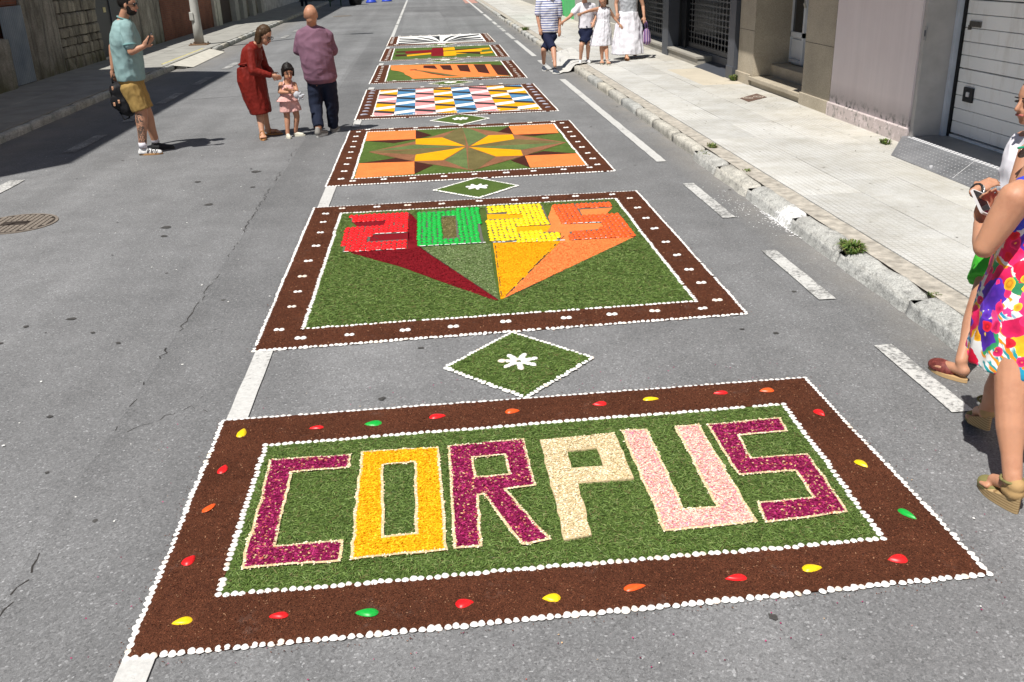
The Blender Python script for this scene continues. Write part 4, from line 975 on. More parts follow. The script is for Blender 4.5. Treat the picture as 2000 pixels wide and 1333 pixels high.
l3('copper_star', [(0.438, 12.899), (1.043, 12.155), (1.618, 11.411), (1.016, 10.69), (0.4, 10.033), (-0.23, 10.676), (-0.784, 11.405), (-0.224, 11.988)], COPP, ZT + .0035)
for p, m in (([(0.12, 12.176), (0.353, 12.859), (0.405, 12.87), (0.397, 11.483)], TAN), ([(0.405, 12.857), (0.495, 12.768), (0.693, 12.135), (0.424, 11.465)], GRASSL), ([(1.016, 11.799), (1.584, 11.441), (0.451, 11.438)], TAN), ([(1.581, 11.421), (1.035, 11.065), (0.45, 11.407)], GRASSL),
             ([(0.411, 11.387), (0.699, 10.715), (0.443, 10.055), (0.361, 10.091)], TAN), ([(0.356, 10.092), (0.116, 10.644), (0.389, 11.393)], GRASSL), ([(-0.223, 11.74), (-0.767, 11.44), (0.377, 11.447)], GRASSL), ([(-0.755, 11.388), (-0.218, 11.077), (0.375, 11.407)], TAN)): l3('star_facet', p, m, ZT + .005)
for p in ([(-0.225, 12.144), (0.114, 12.155), (0.382, 11.477), (-0.223, 11.761)], [(0.449, 11.459), (0.714, 12.152), (1.025, 12.136), (1.014, 11.788)], [(0.427, 11.393), (1.025, 11.048), (1.014, 10.709), (0.709, 10.731)], [(0.379, 11.406), (-0.218, 11.068), (-0.228, 10.694), (0.099, 10.666)]): l3('yellow_petal', p, YELO, ZT + .0065)
shell_line(C3o, c3, .006, .033, 0, .62); shell_line(C3i, c3, .010, .033, 0, .6)
pairs([(-1.002, 12.924), (-1.012, 12.564), (-1.005, 12.185), (-1.001, 11.807), (-1.002, 11.451), (-0.997, 11.076), (-0.999, 10.716), (-0.995, 10.327), (-0.998, 9.935), (1.77, 12.883), (1.77, 12.497), (1.771, 12.154), (1.763, 11.809), (1.763, 11.426), (1.757, 11.066), (1.764, 10.686), (1.766, 10.357), (1.761, 10.023), (-0.867, 9.799), (-0.543, 9.813), (-0.239, 9.795), (0.089, 9.809), (0.412, 9.841), (0.75, 9.838), (1.044, 9.855), (1.367, 9.857), (1.653, 9.892), (-0.882, 13.079), (-0.567, 13.055), (-0.231, 13.037), (0.06, 13.058), (0.391, 13.055), (0.706, 13.07), (1.019, 13.06), (1.343, 13.033), (1.668, 13.033)], c3, 1.05)

# ---- fourth carpet: tumbling blocks
random.seed(55)
C4o = [(-1.141, 17.545), (1.87, 17.434), (1.872, 14.037), (-1.117, 14.052)]
C4i = [(-0.891, 17.349), (1.63, 17.28), (1.632, 14.21), (-0.878, 14.272)]
c4 = carpet('flower carpet with blue pink yellow white tumbling block pattern', C4o, C4i, WHT)
def uv(u, v):
    a = Vector(C4i[3]).lerp(Vector(C4i[2]), u); b = Vector(C4i[0]).lerp(Vector(C4i[1]), u); return tuple(a.lerp(b, v))
P_ = 1 / 3.1
for ci in range(8):
    u0, u1 = ci / 8, (ci + 1) / 8; off = -(ci % 2) * P_ * .5 - .13 - P_
    for k in range(6):
        b0 = off + k * P_
        c_a, c_b = [(PNK, YELO), (BLU, BLU), (PNK, PNK), (YELO, YELO), (BLU, BLU), (PNK, PNK), (YELO, YELO), (BLU, YELO)][ci]
        sl = P_ * .2; w = P_ * .3
        # local lines at left / right of the column: (start_left, start_right)
        L1, R1 = b0, b0 + sl; L2, R2 = L1 + w, R1 + w; L4, R4 = b0 + P_ * .5 + w + sl, b0 + P_ * .5 + w; L3, R3 = L4 - w * .75, R4 - w * .75; L5, R5 = b0 + P_, b0 + P_ + sl
        for (la, ra, lb, rb, m, nm) in ((L2, R2, L3, R3, c_a if k % 2 else c_b, 'colour_tile'), (L3, R3, L4, R4, BLK, 'charcoal_tile'), (L4, R4, L5, R5, c_b if k % 2 else c_a, 'colour_tile')):
            cl = lambda v: min(1, max(0, v))
            if cl(lb) - cl(la) < .004 and cl(rb) - cl(ra) < .004: continue
            poly = [uv(u0, cl(la)), uv(u1, cl(ra)), uv(u1, cl(rb)), uv(u0, cl(lb))]
            mesh(nm, [(p[0], p[1], ZT + .003) for p in poly], [(0, 1, 2, 3)], m, c4)
shell_line(C4o, c4, .006, .038, 0, .66); shell_line(C4i, c4, .010, .038, 0, .62)
NACRE = m_gloss('nacre_shell', (.3, .3, .36))
NAC = make_mussel(NACRE, 'mussel_shell', .07, .03, .02)
for p in [(-1.018, 17.301), (-1.025, 16.977), (-1.022, 16.604), (-1.016, 16.247), (-1.014, 15.853), (-1.011, 15.477), (-1.007, 15.141), (-1.014, 14.822), (-1.017, 14.47), (1.758, 16.92), (1.759, 16.542), (1.764, 16.206), (1.764, 15.829), (1.753, 15.395), (1.755, 15.052), (1.769, 14.743), (1.764, 14.394), (1.778, 17.292)]:
    place(NAC, 'mussel_shell', p[0], p[1], ZT, random.uniform(-.5, .3), c4, random.uniform(.7, .9))
pairs([(-0.559, 14.354), (-0.254, 14.37), (0.053, 14.386), (0.379, 14.429), (0.696, 14.421), (1.001, 14.349), (1.321, 14.362), (1.623, 14.213), (-0.878, 14.322), (-0.549, 17.539), (-0.141, 17.586), (0.191, 17.549), (0.586, 17.619), (0.94, 17.607), (1.295, 17.595)], c4, 1.1)

# ---- fifth carpet: open hand
random.seed(66)
C5o = [(-1.125, 21.879), (1.875, 21.8), (1.856, 18.384), (-1.136, 18.473)]
C5i = [(-0.86, 21.838), (1.616, 21.779), (1.609, 18.669), (-0.853, 18.71)]
GF = m_grassbase('grass_bed_distant', (.045, .08, .016), (.12, .19, .045), 35)
c5 = carpet('flower carpet with orange open hand and dark brown bars on green', C5o, C5i, GF)
def l5(name, poly, m, z): return layer(name, poly, z, m, c5, 0)
l5('orange_hand', [(-0.845, 21.72), (-0.117, 21.61), (0.594, 21.46), (1.345, 21.103), (1.344, 18.995), (1.568, 18.797), (0.51, 18.896), (-0.33, 18.987), (-0.387, 19.421), (-0.491, 19.81), (-0.519, 20.164), (-0.638, 20.523), (-0.805, 20.802)], ORLT, ZT + .002)
for p in ([(-0.117, 21.423), (0.123, 21.371), (0.182, 20.585), (-0.118, 20.901)], [(0.236, 21.325), (0.475, 21.274), (0.49, 20.186), (0.299, 20.409)], [(0.61, 21.219), (0.849, 21.191), (0.845, 19.737), (0.636, 20.024)], [(0.974, 21.209), (1.22, 21.108), (1.206, 19.279), (0.998, 19.638)], [(1.338, 21.013), (1.592, 20.817), (1.575, 18.831), (1.344, 19.11)]): l5('brown_bar', p, DKBR, ZT + .004)
l5('tan_stroke', [(-0.373, 20.632), (-0.118, 20.361), (0.231, 19.773), (0.61, 19.045), (0.368, 19.098), (0.098, 19.625), (-0.141, 20.161)], TAN, ZT + .005)
for p in ([(-0.402, 20.643), (-0.254, 20.65), (-0.254, 20.563), (-0.39, 20.531)], [(-0.118, 20.111), (0.057, 19.8), (0.309, 19.311), (0.297, 19.239), (0.055, 19.681)], [(0.781, 20.283), (0.845, 19.737), (0.831, 19.722), (0.769, 20.223)]): l5('dark_line', p, DKBR, ZT + .0065)
shell_line(C5o, c5, .006, .043, 0, .68); shell_line(C5i, c5, .010, .043, 0, .62)
pairs([(-1.014, 21.602), (-1.011, 21.281), (-1.009, 20.883), (-1.007, 20.457), (-1.009, 20.129), (-1.011, 19.753), (-1.008, 19.425), (-1.017, 19.131), (-1.028, 18.775), (1.756, 21.602), (1.745, 21.244), (1.753, 20.843), (1.749, 20.483), (1.758, 19.959), (1.736, 19.593), (1.731, 19.254), (1.745, 18.995), (1.738, 18.657), (-0.68, 18.755), (-0.327, 18.75), (0.004, 18.682), (0.338, 18.74), (0.67, 18.707), (1.007, 18.747), (1.321, 18.74), (-0.598, 21.904), (-0.261, 21.909), (0.076, 21.866), (0.438, 21.861), (0.8, 21.832), (1.164, 21.852), (1.527, 21.823)], c5, .9)

# ---- sixth carpet: maroon and yellow bars
random.seed(77)
C6o = [(-1.116, 26.295), (1.92, 26.185), (1.883, 22.704), (-1.125, 22.868)]
C6i = [(-0.878, 26.312), (1.656, 26.162), (1.623, 22.962), (-0.872, 23.021)]
c6 = carpet('flower carpet with maroon and golden yellow interlocking bars', C6o, C6i, GF)
def l6(poly, m, z, nm='coloured_bar'): return layer(nm, poly, z, m, c6, 0)
l6([(-0.573, 25.232), (0.113, 25.408), (0.108, 24.918), (0.088, 24.583), (-0.561, 24.523)], MAROON, ZT + .002); l6([(0.118, 25.918), (0.409, 25.926), (0.375, 23.513), (0.071, 23.613)], MAROON, ZT + .003)
l6([(-0.814, 25.304), (-0.574, 25.311), (-0.568, 24.921), (-0.801, 24.951)], DKBR, ZT + .002); l6([(-0.81, 24.396), (-0.534, 24.382), (-0.522, 23.91), (-0.793, 23.889)], DKBR, ZT + .002)
l6([(-0.522, 24.159), (0.08, 24.55), (0.076, 24.145), (-0.509, 23.799)], YELO, ZT + .004); l6([(0.405, 25.74), (0.699, 25.913), (0.7, 25.133), (0.398, 24.978)], YELO, ZT + .004)
l6([(0.392, 24.691), (0.709, 24.873), (0.681, 23.552), (0.374, 23.479)], YELO, ZT + .004); l6([(0.709, 24.873), (1.597, 25.316), (1.578, 24.9), (1.363, 24.803), (1.344, 24.404), (0.701, 24.379)], YELO, ZT + .0035)
l6([(0.695, 25.235), (1.355, 25.329), (1.346, 25.17), (0.701, 24.896)], DKBR, ZT + .0045); l6([(0.708, 24.338), (1.018, 24.384), (1.294, 24.107), (1.269, 23.68)], DKBR, ZT + .0045)
l6([(1.282, 24.039), (1.6, 24.229), (1.583, 23.828), (1.275, 23.641)], YELO, ZT + .0055); l6([(0.694, 24.177), (0.948, 23.933), (0.684, 23.871)], YELO, ZT + .0055)
shell_line(C6o, c6, .006, .048, 0, .7); shell_line(C6i, c6, .010, .048, 0, .62)
pairs([(-0.972, 26.02), (-0.977, 25.717), (-0.978, 25.38), (-0.979, 25.032), (-0.98, 24.657), (-0.98, 24.291), (-0.984, 23.938), (-0.984, 23.559), (-0.998, 23.181), (1.767, 25.865), (1.764, 25.506), (1.769, 25.172), (1.774, 24.887), (1.772, 24.533), (1.772, 24.15), (1.77, 23.743), (1.766, 23.384), (1.763, 23.036), (-0.286, 23.04), (0.027, 23.053), (0.357, 23.01), (0.656, 23.047), (0.956, 23.051), (1.272, 23.048), (-0.342, 26.285), (0.014, 26.264), (0.478, 26.276), (0.836, 26.276), (1.158, 26.271), (1.39, 26.245)], c6, 1.0)
# ---- seventh carpet: open book
random.seed(88)
C7o = [(-1.102, 30.515), (1.868, 30.552), (1.878, 27.157), (-1.117, 27.16)]
C7i = [(-0.869, 30.672), (1.644, 30.541), (1.634, 27.409), (-0.857, 27.663)]
c7 = carpet('farthest flower carpet, black and white strokes like an open book', C7o, C7i, WHT)
def l7(poly, z=ZT + .003, m=BLK): return layer('black_stroke', poly, z, m, c7, 0)
l7([(-0.36, 30.128), (-0.167, 29.942), (0.072, 29.356), (0.34, 28.168), (0.299, 27.968), (0.069, 28.913), (-0.166, 29.615)]); l7([(0.139, 30.194), (0.388, 30.2), (0.357, 27.939), (0.337, 28.569), (0.253, 29.528)]); l7([(0.934, 30.13), (0.748, 30.061), (0.543, 29.107), (0.434, 28.071), (0.489, 27.993), (0.663, 29.176), (0.82, 29.77)])
for a, b in (((308, 172), 870), ((300, 208), 850), ((290, 243), 830)):
    mbp = {308: [(-0.834, 29.861), (-0.325, 29.379), (0.272, 28.055), (-0.322, 28.91), (-0.825, 29.43)], 300: [(-0.829, 28.943), (-0.321, 28.782), (0.252, 28.017), (-0.319, 28.43), (-0.819, 28.512)], 290: [(-0.828, 28.056), (-0.318, 28.258), (0.234, 28.05), (-0.316, 27.894), (-0.818, 27.65)]}[a[0]]
    l7(mbp)
for p in ([(1.599, 30.31), (0.96, 29.723), (0.525, 27.926), (0.966, 29.069), (1.587, 29.914)], [(1.594, 29.162), (1.032, 28.981), (0.544, 27.892), (1.012, 28.472), (1.573, 28.721)], [(1.613, 28.311), (1.068, 28.418), (0.562, 27.859), (1.051, 28.025), (1.596, 27.942)], [(1.616, 27.587), (1.081, 27.837), (0.589, 27.821), (1.074, 27.67), (1.61, 27.421)]): l7(p)
shell_line(C7o, c7, .006, .055, 0, .75); shell_line(C7i, c7, .010, .055, 0, .66)
pairs([(-1.014, 30.339), (-1.023, 29.934), (-1.022, 29.533), (-1.02, 29.143), (-1.021, 28.714), (-1.021, 28.321), (-1.016, 27.912), (-0.899, 27.552), (1.789, 30.38), (1.789, 29.889), (1.781, 29.444), (1.781, 28.981), (1.791, 28.579), (1.788, 28.194), (1.786, 27.818), (-0.848, 30.813), (-0.499, 30.739), (-0.198, 30.777), (0.086, 30.737), (0.381, 30.662), (0.768, 30.742), (1.034, 30.742), (1.346, 30.627)], c7, 1.1)

# ---- diamonds between the carpets
random.seed(99)
def diamond(pts, label, singles, step, s, blades):
    t = empty('grass_diamond', centroid(pts)); tag(t, label, 'flower diamond', 'grass diamonds between the carpets')
    poly_slab('grass_bed', wobble(pts, .06, .004), [], .001, ZT, GRASSB, t)
    if blades: scatter('grass_clippings', offset_poly(pts, .02), [], 15000, ZT - .002, .038, .0042, GB, t, 3, .6, .3)
    shell_line(pts, t, .008, step, singles, s)
    c = Vector((sum(p[0] for p in pts) / 4, sum(p[1] for p in pts) / 4)); st = empty('x', (0, 0, 0)); bpy.data.objects.remove(st)
    # seven rayed shell flower
    for k in range(7):
        a = 2 * math.pi * k / 7 + .25
        for q, rad in enumerate((.034, .062, .092)):
            x = c.x + math.cos(a) * rad; y_ = c.y + math.sin(a) * rad
            pass
            place(SHM, 'shell', x, y_, ZT + .004, a - math.pi / 2 + random.gauss(0, .2), t, s * random.uniform(1.1, 1.35))
diamond([(0.402, 5.259), (0.817, 4.795), (0.392, 4.337), (-0.013, 4.784)], 'nearest grass diamond with white shell flower between CORPUS and 2025 carpets', 70, .03, .62, True)
diamond([(0.43, 9.668), (0.816, 9.217), (0.397, 8.783), (-0.021, 9.201)], 'grass diamond with shell flower between the 2025 and star carpets', 0, .033, .66, False)
diamond([(0.415, 14.162), (0.81, 13.619), (0.41, 13.164), (-0.011, 13.633)], 'grass diamond with shell flower between star and tumbling block carpets', 0, .036, .7, False)
diamond([(0.414, 18.491), (0.796, 18.077), (0.362, 17.731), (-0.011, 18.069)], 'grass diamond between tumbling block and open hand carpets', 0, .042, .72, False)
diamond([(0.401, 22.902), (0.801, 22.466), (0.359, 22.096), (-0.017, 22.399)], 'grass diamond between open hand and maroon bar carpets', 0, .048, .75, False)
diamond([(0.4, 27.413), (0.792, 27.039), (0.365, 26.406), (-0.009, 26.808)], 'farthest grass diamond just before the black and white carpet', 0, .048, .75, False)

# ------------------------------------------------------------------ small street things
def tuft(x, y_, z, r, n, h, label, seed):
    rs = random.Random(seed); mb = MB()
    for k in range(n):
        a = rs.uniform(0, 6.28); d = rs.uniform(0, r); bx, by = x + math.cos(a) * d * .5, y_ + math.sin(a) * d; l = h * rs.uniform(.4, 1); t = rs.uniform(.2, .9); w = rs.uniform(.003, .006)
        tx, ty = bx + math.cos(a) * l * t, by + math.sin(a) * l * t; px, py = -math.sin(a) * w, math.cos(a) * w
        mx, my = (bx + tx) / 2 + rs.gauss(0, .004), (by + ty) / 2
        mb.add([(bx - px, by - py, z), (bx + px, by + py, z), (mx - px * 1.2, my - py * 1.2, z + l * .7), (mx + px * 1.2, my + py * 1.2, z + l * .7), (tx, ty, z + l * (.95 - t * .5))], [(0, 1, 3, 2), (2, 3, 4)])
    o = mb.build('weed_tuft', WEED); tag(o, label, 'weed')
tuft(2.95, 6.24, .07, .11, 520, .11, 'big green weed tuft in the broken kerb gap', 1)
tuft(2.96, 10.0, .04, .1, 160, .08, 'small dark weed at the kerb foot near the star carpet', 2)
tuft(3.08, 10.2, .1, .1, 110, .06, 'low weed on top of the kerb just behind the dark weed', 3)
tuft(3.05, 8.9, .1, .06, 50, .04, 'yellowish moss clump on the mortar band', 4)
tuft(5.04, 15.7, .12, .08, 160, .14, 'bright green weed at the foot of the stone pillar', 5)
tuft(4.9, 9.85, .12, .08, 150, .07, 'little weed at the corner of the checker ramp', 6)
tuft(3.02, 5.2, .09, .05, 60, .04, 'dry moss clump in a kerb joint beside the green shorts', 7)
tuft(3.0, 29.8, .1, .2, 120, .16, 'distant weeds on the broken kerb end', 8)
# lime spill over the kerb
mb = MB(); rs = random.Random(4)
def spill(x, y_, z, r, n=8):
    mb.add([(x + math.cos(k * 6.283 / n) * r * rs.uniform(.4, 1.2), y_ + math.sin(k * 6.283 / n) * r * 1.5 * rs.uniform(.4, 1.2), z) for k in range(n)], [tuple(range(n))])
for k in range(420):
    y_ = 7.4 + rs.gauss(0, .22); x = 2.85 - abs(rs.gauss(0, .035)); spill(x, y_, .0075 + k * 2e-6, rs.choice([.003, .005, .008]))
for k in range(110):
    y_ = 7.9 + rs.gauss(0, .45); x = 2.74 - abs(rs.gauss(0, .1)); spill(x, y_, .0095 + k * 2e-6, rs.choice([.002, .004, .006]))
o = mb.build('lime_spill', WHITEPOW); tag(o, 'splash of white lime powder in the gutter against the broken kerb', 'powder', kind='stuff')
# ornate drain plate
dp = empty('drain_cover', (4.73, 13.65, PZ)); tag(dp, 'small ornate rusty drain cover on the right pavement', 'drain cover')
dq = [(4.778, 14.492), (5.187, 14.907), (5.202, 14.471), (4.782, 14.085)]; dq = [(p[0] * .943, p[1] * .943) for p in dq]
poly_slab('frame', dq if area2(dq) > 0 else dq[::-1], [], .118, .127, flat('drain_brown', (.13, .08, .06), .8, .3), dp)
cc = Vector(centroid(dq)[:2])
for s_ in (-.1, .1):
    for rad in (.075, .04):
        n = 16; vs = []; 
        for rr in (rad, rad - .016): vs += [(cc.x + s_ * .9 + math.cos(k * 6.283 / n) * rr, cc.y + s_ * .4 + math.sin(k * 6.283 / n) * rr * 1.3, .131) for k in range(n)]
        mesh('scroll', vs, [(k, (k + 1) % n, n + (k + 1) % n, n + k) for k in range(n)], flat('drain_light', (.5, .42, .35), .7), dp)
# dry leaf litter on the pavement
mb = MB(); rs = random.Random(14)
for k in range(170):
    x, y_ = rs.uniform(3.3, 5.0), rs.gauss(13, 2.6); a = rs.uniform(0, 6.28); l = rs.uniform(.008, .022); w = l * .4; ca, sa = math.cos(a), math.sin(a)
    mb.add([(x - ca * l, y_ - sa * l, PZ + .004), (x + sa * w, y_ - ca * w, PZ + .006), (x + ca * l, y_ + sa * l, PZ + .008), (x - sa * w, y_ + ca * w, PZ + .006)], [(0, 1, 2, 3)])
tag(mb.build('leaf_litter', flat('dry_dark_leaf', (.12, .1, .07), .8)), 'scattered tiny dry leaves on the pale pavement before the stone entrance', 'litter', kind='stuff')
# white plastic sheet over the kerb
V = []; F = []; n = 22
A, B, C, D = Vector((2.5, 18.75)), Vector((3.3, 19.5)), Vector((3.4, 22.9)), Vector((2.75, 21.6))
for j in range(n + 1):
    for i in range(n + 1):
        p = A.lerp(D, j / n).lerp(B.lerp(C, j / n), i / n)
        p = p + Vector((noise.noise(Vector((i * .4, j * .4, 1))), noise.noise(Vector((i * .4, j * .4, 9))))) * .06
        zb = .012 + .125 * min(1, max(0, (p.x - 2.78) / .12)); V.append((p.x, p.y, zb + .006 + .008 * noise.noise(Vector((p.x * 5, p.y * 3, 0))) + .014 * abs(noise.noise(Vector((p.x * 14, p.y * 9, 4))))))
for j in range(n):
    for i in range(n): F.append((j * (n + 1) + i, j * (n + 1) + i + 1, (j + 1) * (n + 1) + i + 1, (j + 1) * (n + 1) + i))
o = mesh('plastic_sheet', V, F, flat('crumpled_white_plastic', (.56, .55, .52), .6, .3, 0, .15, 5, .3), None, True); tag(o, 'crumpled white sheet spread over the kerb beside the striped shirt', 'sheet')
# street lamp
sl = empty('street_lamp', (-6.54, 28.9, PZ)); tag(sl, 'pale grey steel street lamp post on the lit left pavement', 'street lamp')
MB().tube([(-6.54, 28.9, .13), (-6.54, 28.9, .7), (-6.54, 28.9, 1.3), (-6.54, 28.9, 8.6)], [.14, .125, .115, .06], 18).build('post', POLE, sl, True)
MB().bev(-6.8, -6.28, 28.64, 29.16, .11, .15, .01).build('base_plate', RUST, sl)
for dx in (-.2, .2):
    for dy in (-.2, .2): MB().tube([(-6.54 + dx, 28.9 + dy, .15), (-6.54 + dx, 28.9 + dy, .19)], .02, 6).build('bolt', RUST, sl)
MB().bev(-6.68, -6.58, 28.75, 28.80, .8, 1.02, .01).build('hatch', POLE, sl)
MB().tube([(-6.54, 28.9, 8.6), (-6.2, 28.95, 8.9), (-5.6, 29.0, 9.0)], [.05, .04, .035]).build('arm', POLE, sl)
MB().bev(-5.7, -5.0, 28.85, 29.15, 8.92, 9.06, .03).build('lantern', DARKMET, sl)
# blue barrier posts far away
BLUE = flat('blue_plastic', (.02, .06, .5), .5, .4)
for i, (x, y_) in enumerate(((-3.2, 60.2), (-2.3, 61.2), (-1.2, 63.5))):
    t = empty('barrier_post', (x, y_, 0)); tag(t, ['leftmost blue plastic barrier post with flared foot, far up the road', 'middle blue plastic barrier post with flared foot, far up the road', 'rightmost blue plastic barrier post, by the far centre line'][i], 'barrier post', 'blue barrier posts far up the road')
    MB().tube([(x, y_, 0), (x, y_, .08), (x, y_, .25), (x, y_, .5)], [.34, .3, .16, .13], 14).build('foot', BLUE, t, True); MB().tube([(x, y_, .5), (x, y_, 1.0)], [.08, .06], 12).build('post', BLUE, t, True)
# parked trolley-like stand and tyre in far shadow
t = empty('metal_stand', (-4.6, 57, 0)); tag(t, 'thin dark green metal stand legs in the far building shade', 'stand')
for x in (-5.3, -4.7): MB().tube([(x, 56.5, 0), (x, 56.5, 1.0)], .035).build('leg', flat('dark_green_metal', (.02, .06, .035), .5), t)
MB().box(-5.34, -4.66, 56.47, 56.53, 1.0, 1.06).build('top_rail', DARKMET, t)
t = empty('rubber_bin', (-3.95, 57.5, 0)); tag(t, 'squat black rubber tub at the edge of the far shadow', 'tub')
MB().tube([(-3.95, 57.5, 0), (-3.95, 57.5, .12), (-3.95, 57.5, .8)], [.3, .36, .42], 20).build('body', flat('black_rubber', (.012, .012, .013), .6), t, True)
MB().tube([(-3.95, 57.5, .8), (-3.95, 57.5, .84)], [.45, .45], 20).build('rim', flat('black_rim', (.02, .02, .022), .5), t, True)
# ------------------------------------------------------------------ people
V3 = Vector
def sphere_prim(c, ax, ay, az, nu=14, nv=9):
    c = V3(c); vs = []; fs = []
    for j in range(1, nv):
        th = math.pi * j / nv
        for i in range(nu):
            ph = 2 * math.pi * i / nu; vs.append(c + ax * (math.sin(th) * math.cos(ph)) + ay * (math.sin(th) * math.sin(ph)) + az * math.cos(th))
    for j in range(nv - 2):
        for i in range(nu): fs.append((j * nu + i, (j + 1) * nu + i, (j + 1) * nu + (i + 1) % nu, j * nu + (i + 1) % nu))
    t = len(vs); vs.append(c + az); vs.append(c - az)
    for i in range(nu): fs.append((t, i, (i + 1) % nu)); fs.append((t + 1, (nv - 2) * nu + (i + 1) % nu, (nv - 2) * nu + i))
    if ax.cross(ay).dot(az) < 0: fs = [f[::-1] for f in fs]
    return vs, fs
def loft_prim(rings, n=20):
    # rings: (centre, half axis a, half axis b)
    vs = []; fs = []
    for c, a, b in rings:
        for k in range(n):
            t = 2 * math.pi * k / n; vs.append(V3(c) + a * math.cos(t) + b * math.sin(t))
    for i in range(len(rings) - 1):
        for k in range(n): fs.append((i * n + k, i * n + (k + 1) % n, (i + 1) * n + (k + 1) % n, (i + 1) * n + k))
    fs.append(tuple(range(n))[::-1]); fs.append(tuple((len(rings) - 1) * n + k for k in range(n)))
    d = (V3(rings[-1][0]) - V3(rings[0][0]))
    if rings[0][1].cross(rings[0][2]).dot(d) < 0: fs = [f[::-1] for f in fs]
    return vs, fs
def cap_prim(p0, p1, r0, r1, n=14):
    # tapered limb with rounded ends
    p0, p1 = V3(p0), V3(p1); d = (p1 - p0); L = d.length or 1e-6; d = d / L
    a = d.cross(V3((0, 0, 1)) if abs(d.z) < .9 else V3((1, 0, 0))).normalized(); b = d.cross(a); R = []
    for t in (0.1, .45, .8): R.append((p0 - d * r0 * math.cos(t * math.pi / 2), a * r0 * math.sin(t * math.pi / 2 + .001), b * r0 * math.sin(t * math.pi / 2 + .001)))
    R.append((p0, a * r0, b * r0)); R.append((p1, a * r1, b * r1))
    for t in (.8, .45, .1): R.append((p1 + d * r1 * math.cos(t * math.pi / 2), a * r1 * math.sin(t * math.pi / 2), b * r1 * math.sin(t * math.pi / 2)))
    return loft_prim(R, n)
def limb(pts, rs):
    out = []
    for i in range(len(pts) - 1): out.append(cap_prim(pts[i], pts[i + 1], rs[i], rs[i + 1]))
    return out
def blob(name, prims, m, parent, vox=.009, sm=3, fold=None, floor=None, ceil=None):
    mb = MB()
    for vs, fs in prims: mb.add(vs, fs)
    me = bpy.data.meshes.new(name); me.from_pydata(mb.v, [], mb.f); me.update()
    tmp = bpy.data.objects.new('tmp', me); COL.objects.link(tmp)
    md = tmp.modifiers.new('r', 'REMESH'); md.mode = 'VOXEL'; md.voxel_size = vox; md.use_smooth_shade = True
    if sm: s_ = tmp.modifiers.new('s', 'SMOOTH'); s_.iterations = sm; s_.factor = .5
    dg = bpy.context.evaluated_depsgraph_get(); ev = tmp.evaluated_get(dg); out = bpy.data.meshes.new_from_object(ev)
    bpy.data.objects.remove(tmp); out.name = name
    if fold or floor is not None or ceil:
        n = len(out.vertices); co = np.empty(n * 3, np.float32); out.vertices.foreach_get('co', co); co = co.reshape(-1, 3)
        if fold:
            no = np.empty(n * 3, np.float32); out.vertices.foreach_get('normal', no); no = no.reshape(-1, 3)
            amp, fr, st = fold
            for i in range(n):
                p = co[i]; v = noise.noise(V3((p[0] * fr * st[0], p[1] * fr * st[1], p[2] * fr * st[2]))); w = 1 - abs(v) * 2.2
                co[i] += no[i] * (amp * (w - .4) + amp * .5 * noise.noise(V3((p[0] * fr * 2.3, p[1] * fr * 2.3, p[2] * fr * 1.8 + 5))))
        if floor is not None: co[:, 2] = np.maximum(co[:, 2], floor)
        out.vertices.foreach_set('co', co.ravel()); out.update()
    out.materials.clear(); out.materials.append(m); out.shade_smooth()
    return link(name, out, parent)
def m_skin(name, c, tattoo=None):
    t = NT(name, .5, .35)
    cc = t.mix(1, tuple(c), t.ramp(t.noise(7, 6, .7), [(.3, (.84, .76, .74)), (.5, (1, .98, .97)), (.7, (1.1, 1.05, 1.0))]), 'MULTIPLY')
    t.bump(t.noise(120, 3), .12, .002); t.b.inputs['Subsurface Weight'].default_value = .08; t.b.inputs['Subsurface Radius'].default_value = (.02, .008, .004)
    if tattoo:
        x, y_, z = t.sep(t.P()); zc, zh, xc, xh = tattoo
        k = t.math('MULTIPLY', t.ramp(t.math('ABSOLUTE', t.math('SUBTRACT', z, zc)), [(0, 1), (zh, 1), (zh + .02, 0)]), t.ramp(t.math('ABSOLUTE', t.math('SUBTRACT', x, xc)), [(0, 1), (xh, 1), (xh + .02, 0)]))
        k = t.math('MULTIPLY', k, t.math('LESS_THAN', y_, tattoo_y)); k = t.math('MULTIPLY', k, t.ramp(t.noise(26, 4, .7, None, 1.5), [(.42, 0), (.5, .85)]))
        cc = t.mix(k, cc, (.03, .035, .035))
    t.color(cc); return t.m
def m_cloth(name, c, rough=.85, var=.12, weave=True):
    t = NT(name, rough, .2); cc = t.mix(1, tuple(c), t.ramp(t.noise(7, 4, .6), [(.3, 1 - var), (.7, 1 + var)]), 'MULTIPLY')
    t.color(cc)
    if weave: t.bump(t.noise(300, 2), .15, .001)
    return t.m
tattoo_y = 12.2
HAIRD = m_cloth('dark_hair', (.012, .01, .009), .5); HAIRB = m_cloth('brown_hair', (.06, .035, .018), .5, .3); EYEM = flat('dark_eye', (.02, .015, .012), .3, .5); EYEW = flat('eye_white', (.7, .68, .65), .3, .5); LIPM = flat('lip', (.4, .12, .1), .5, .4)
def basis(f, up=V3((0, 0, 1))):
    f = V3(f).normalized(); r = f.cross(up).normalized(); u = r.cross(f).normalized(); return f, u, r
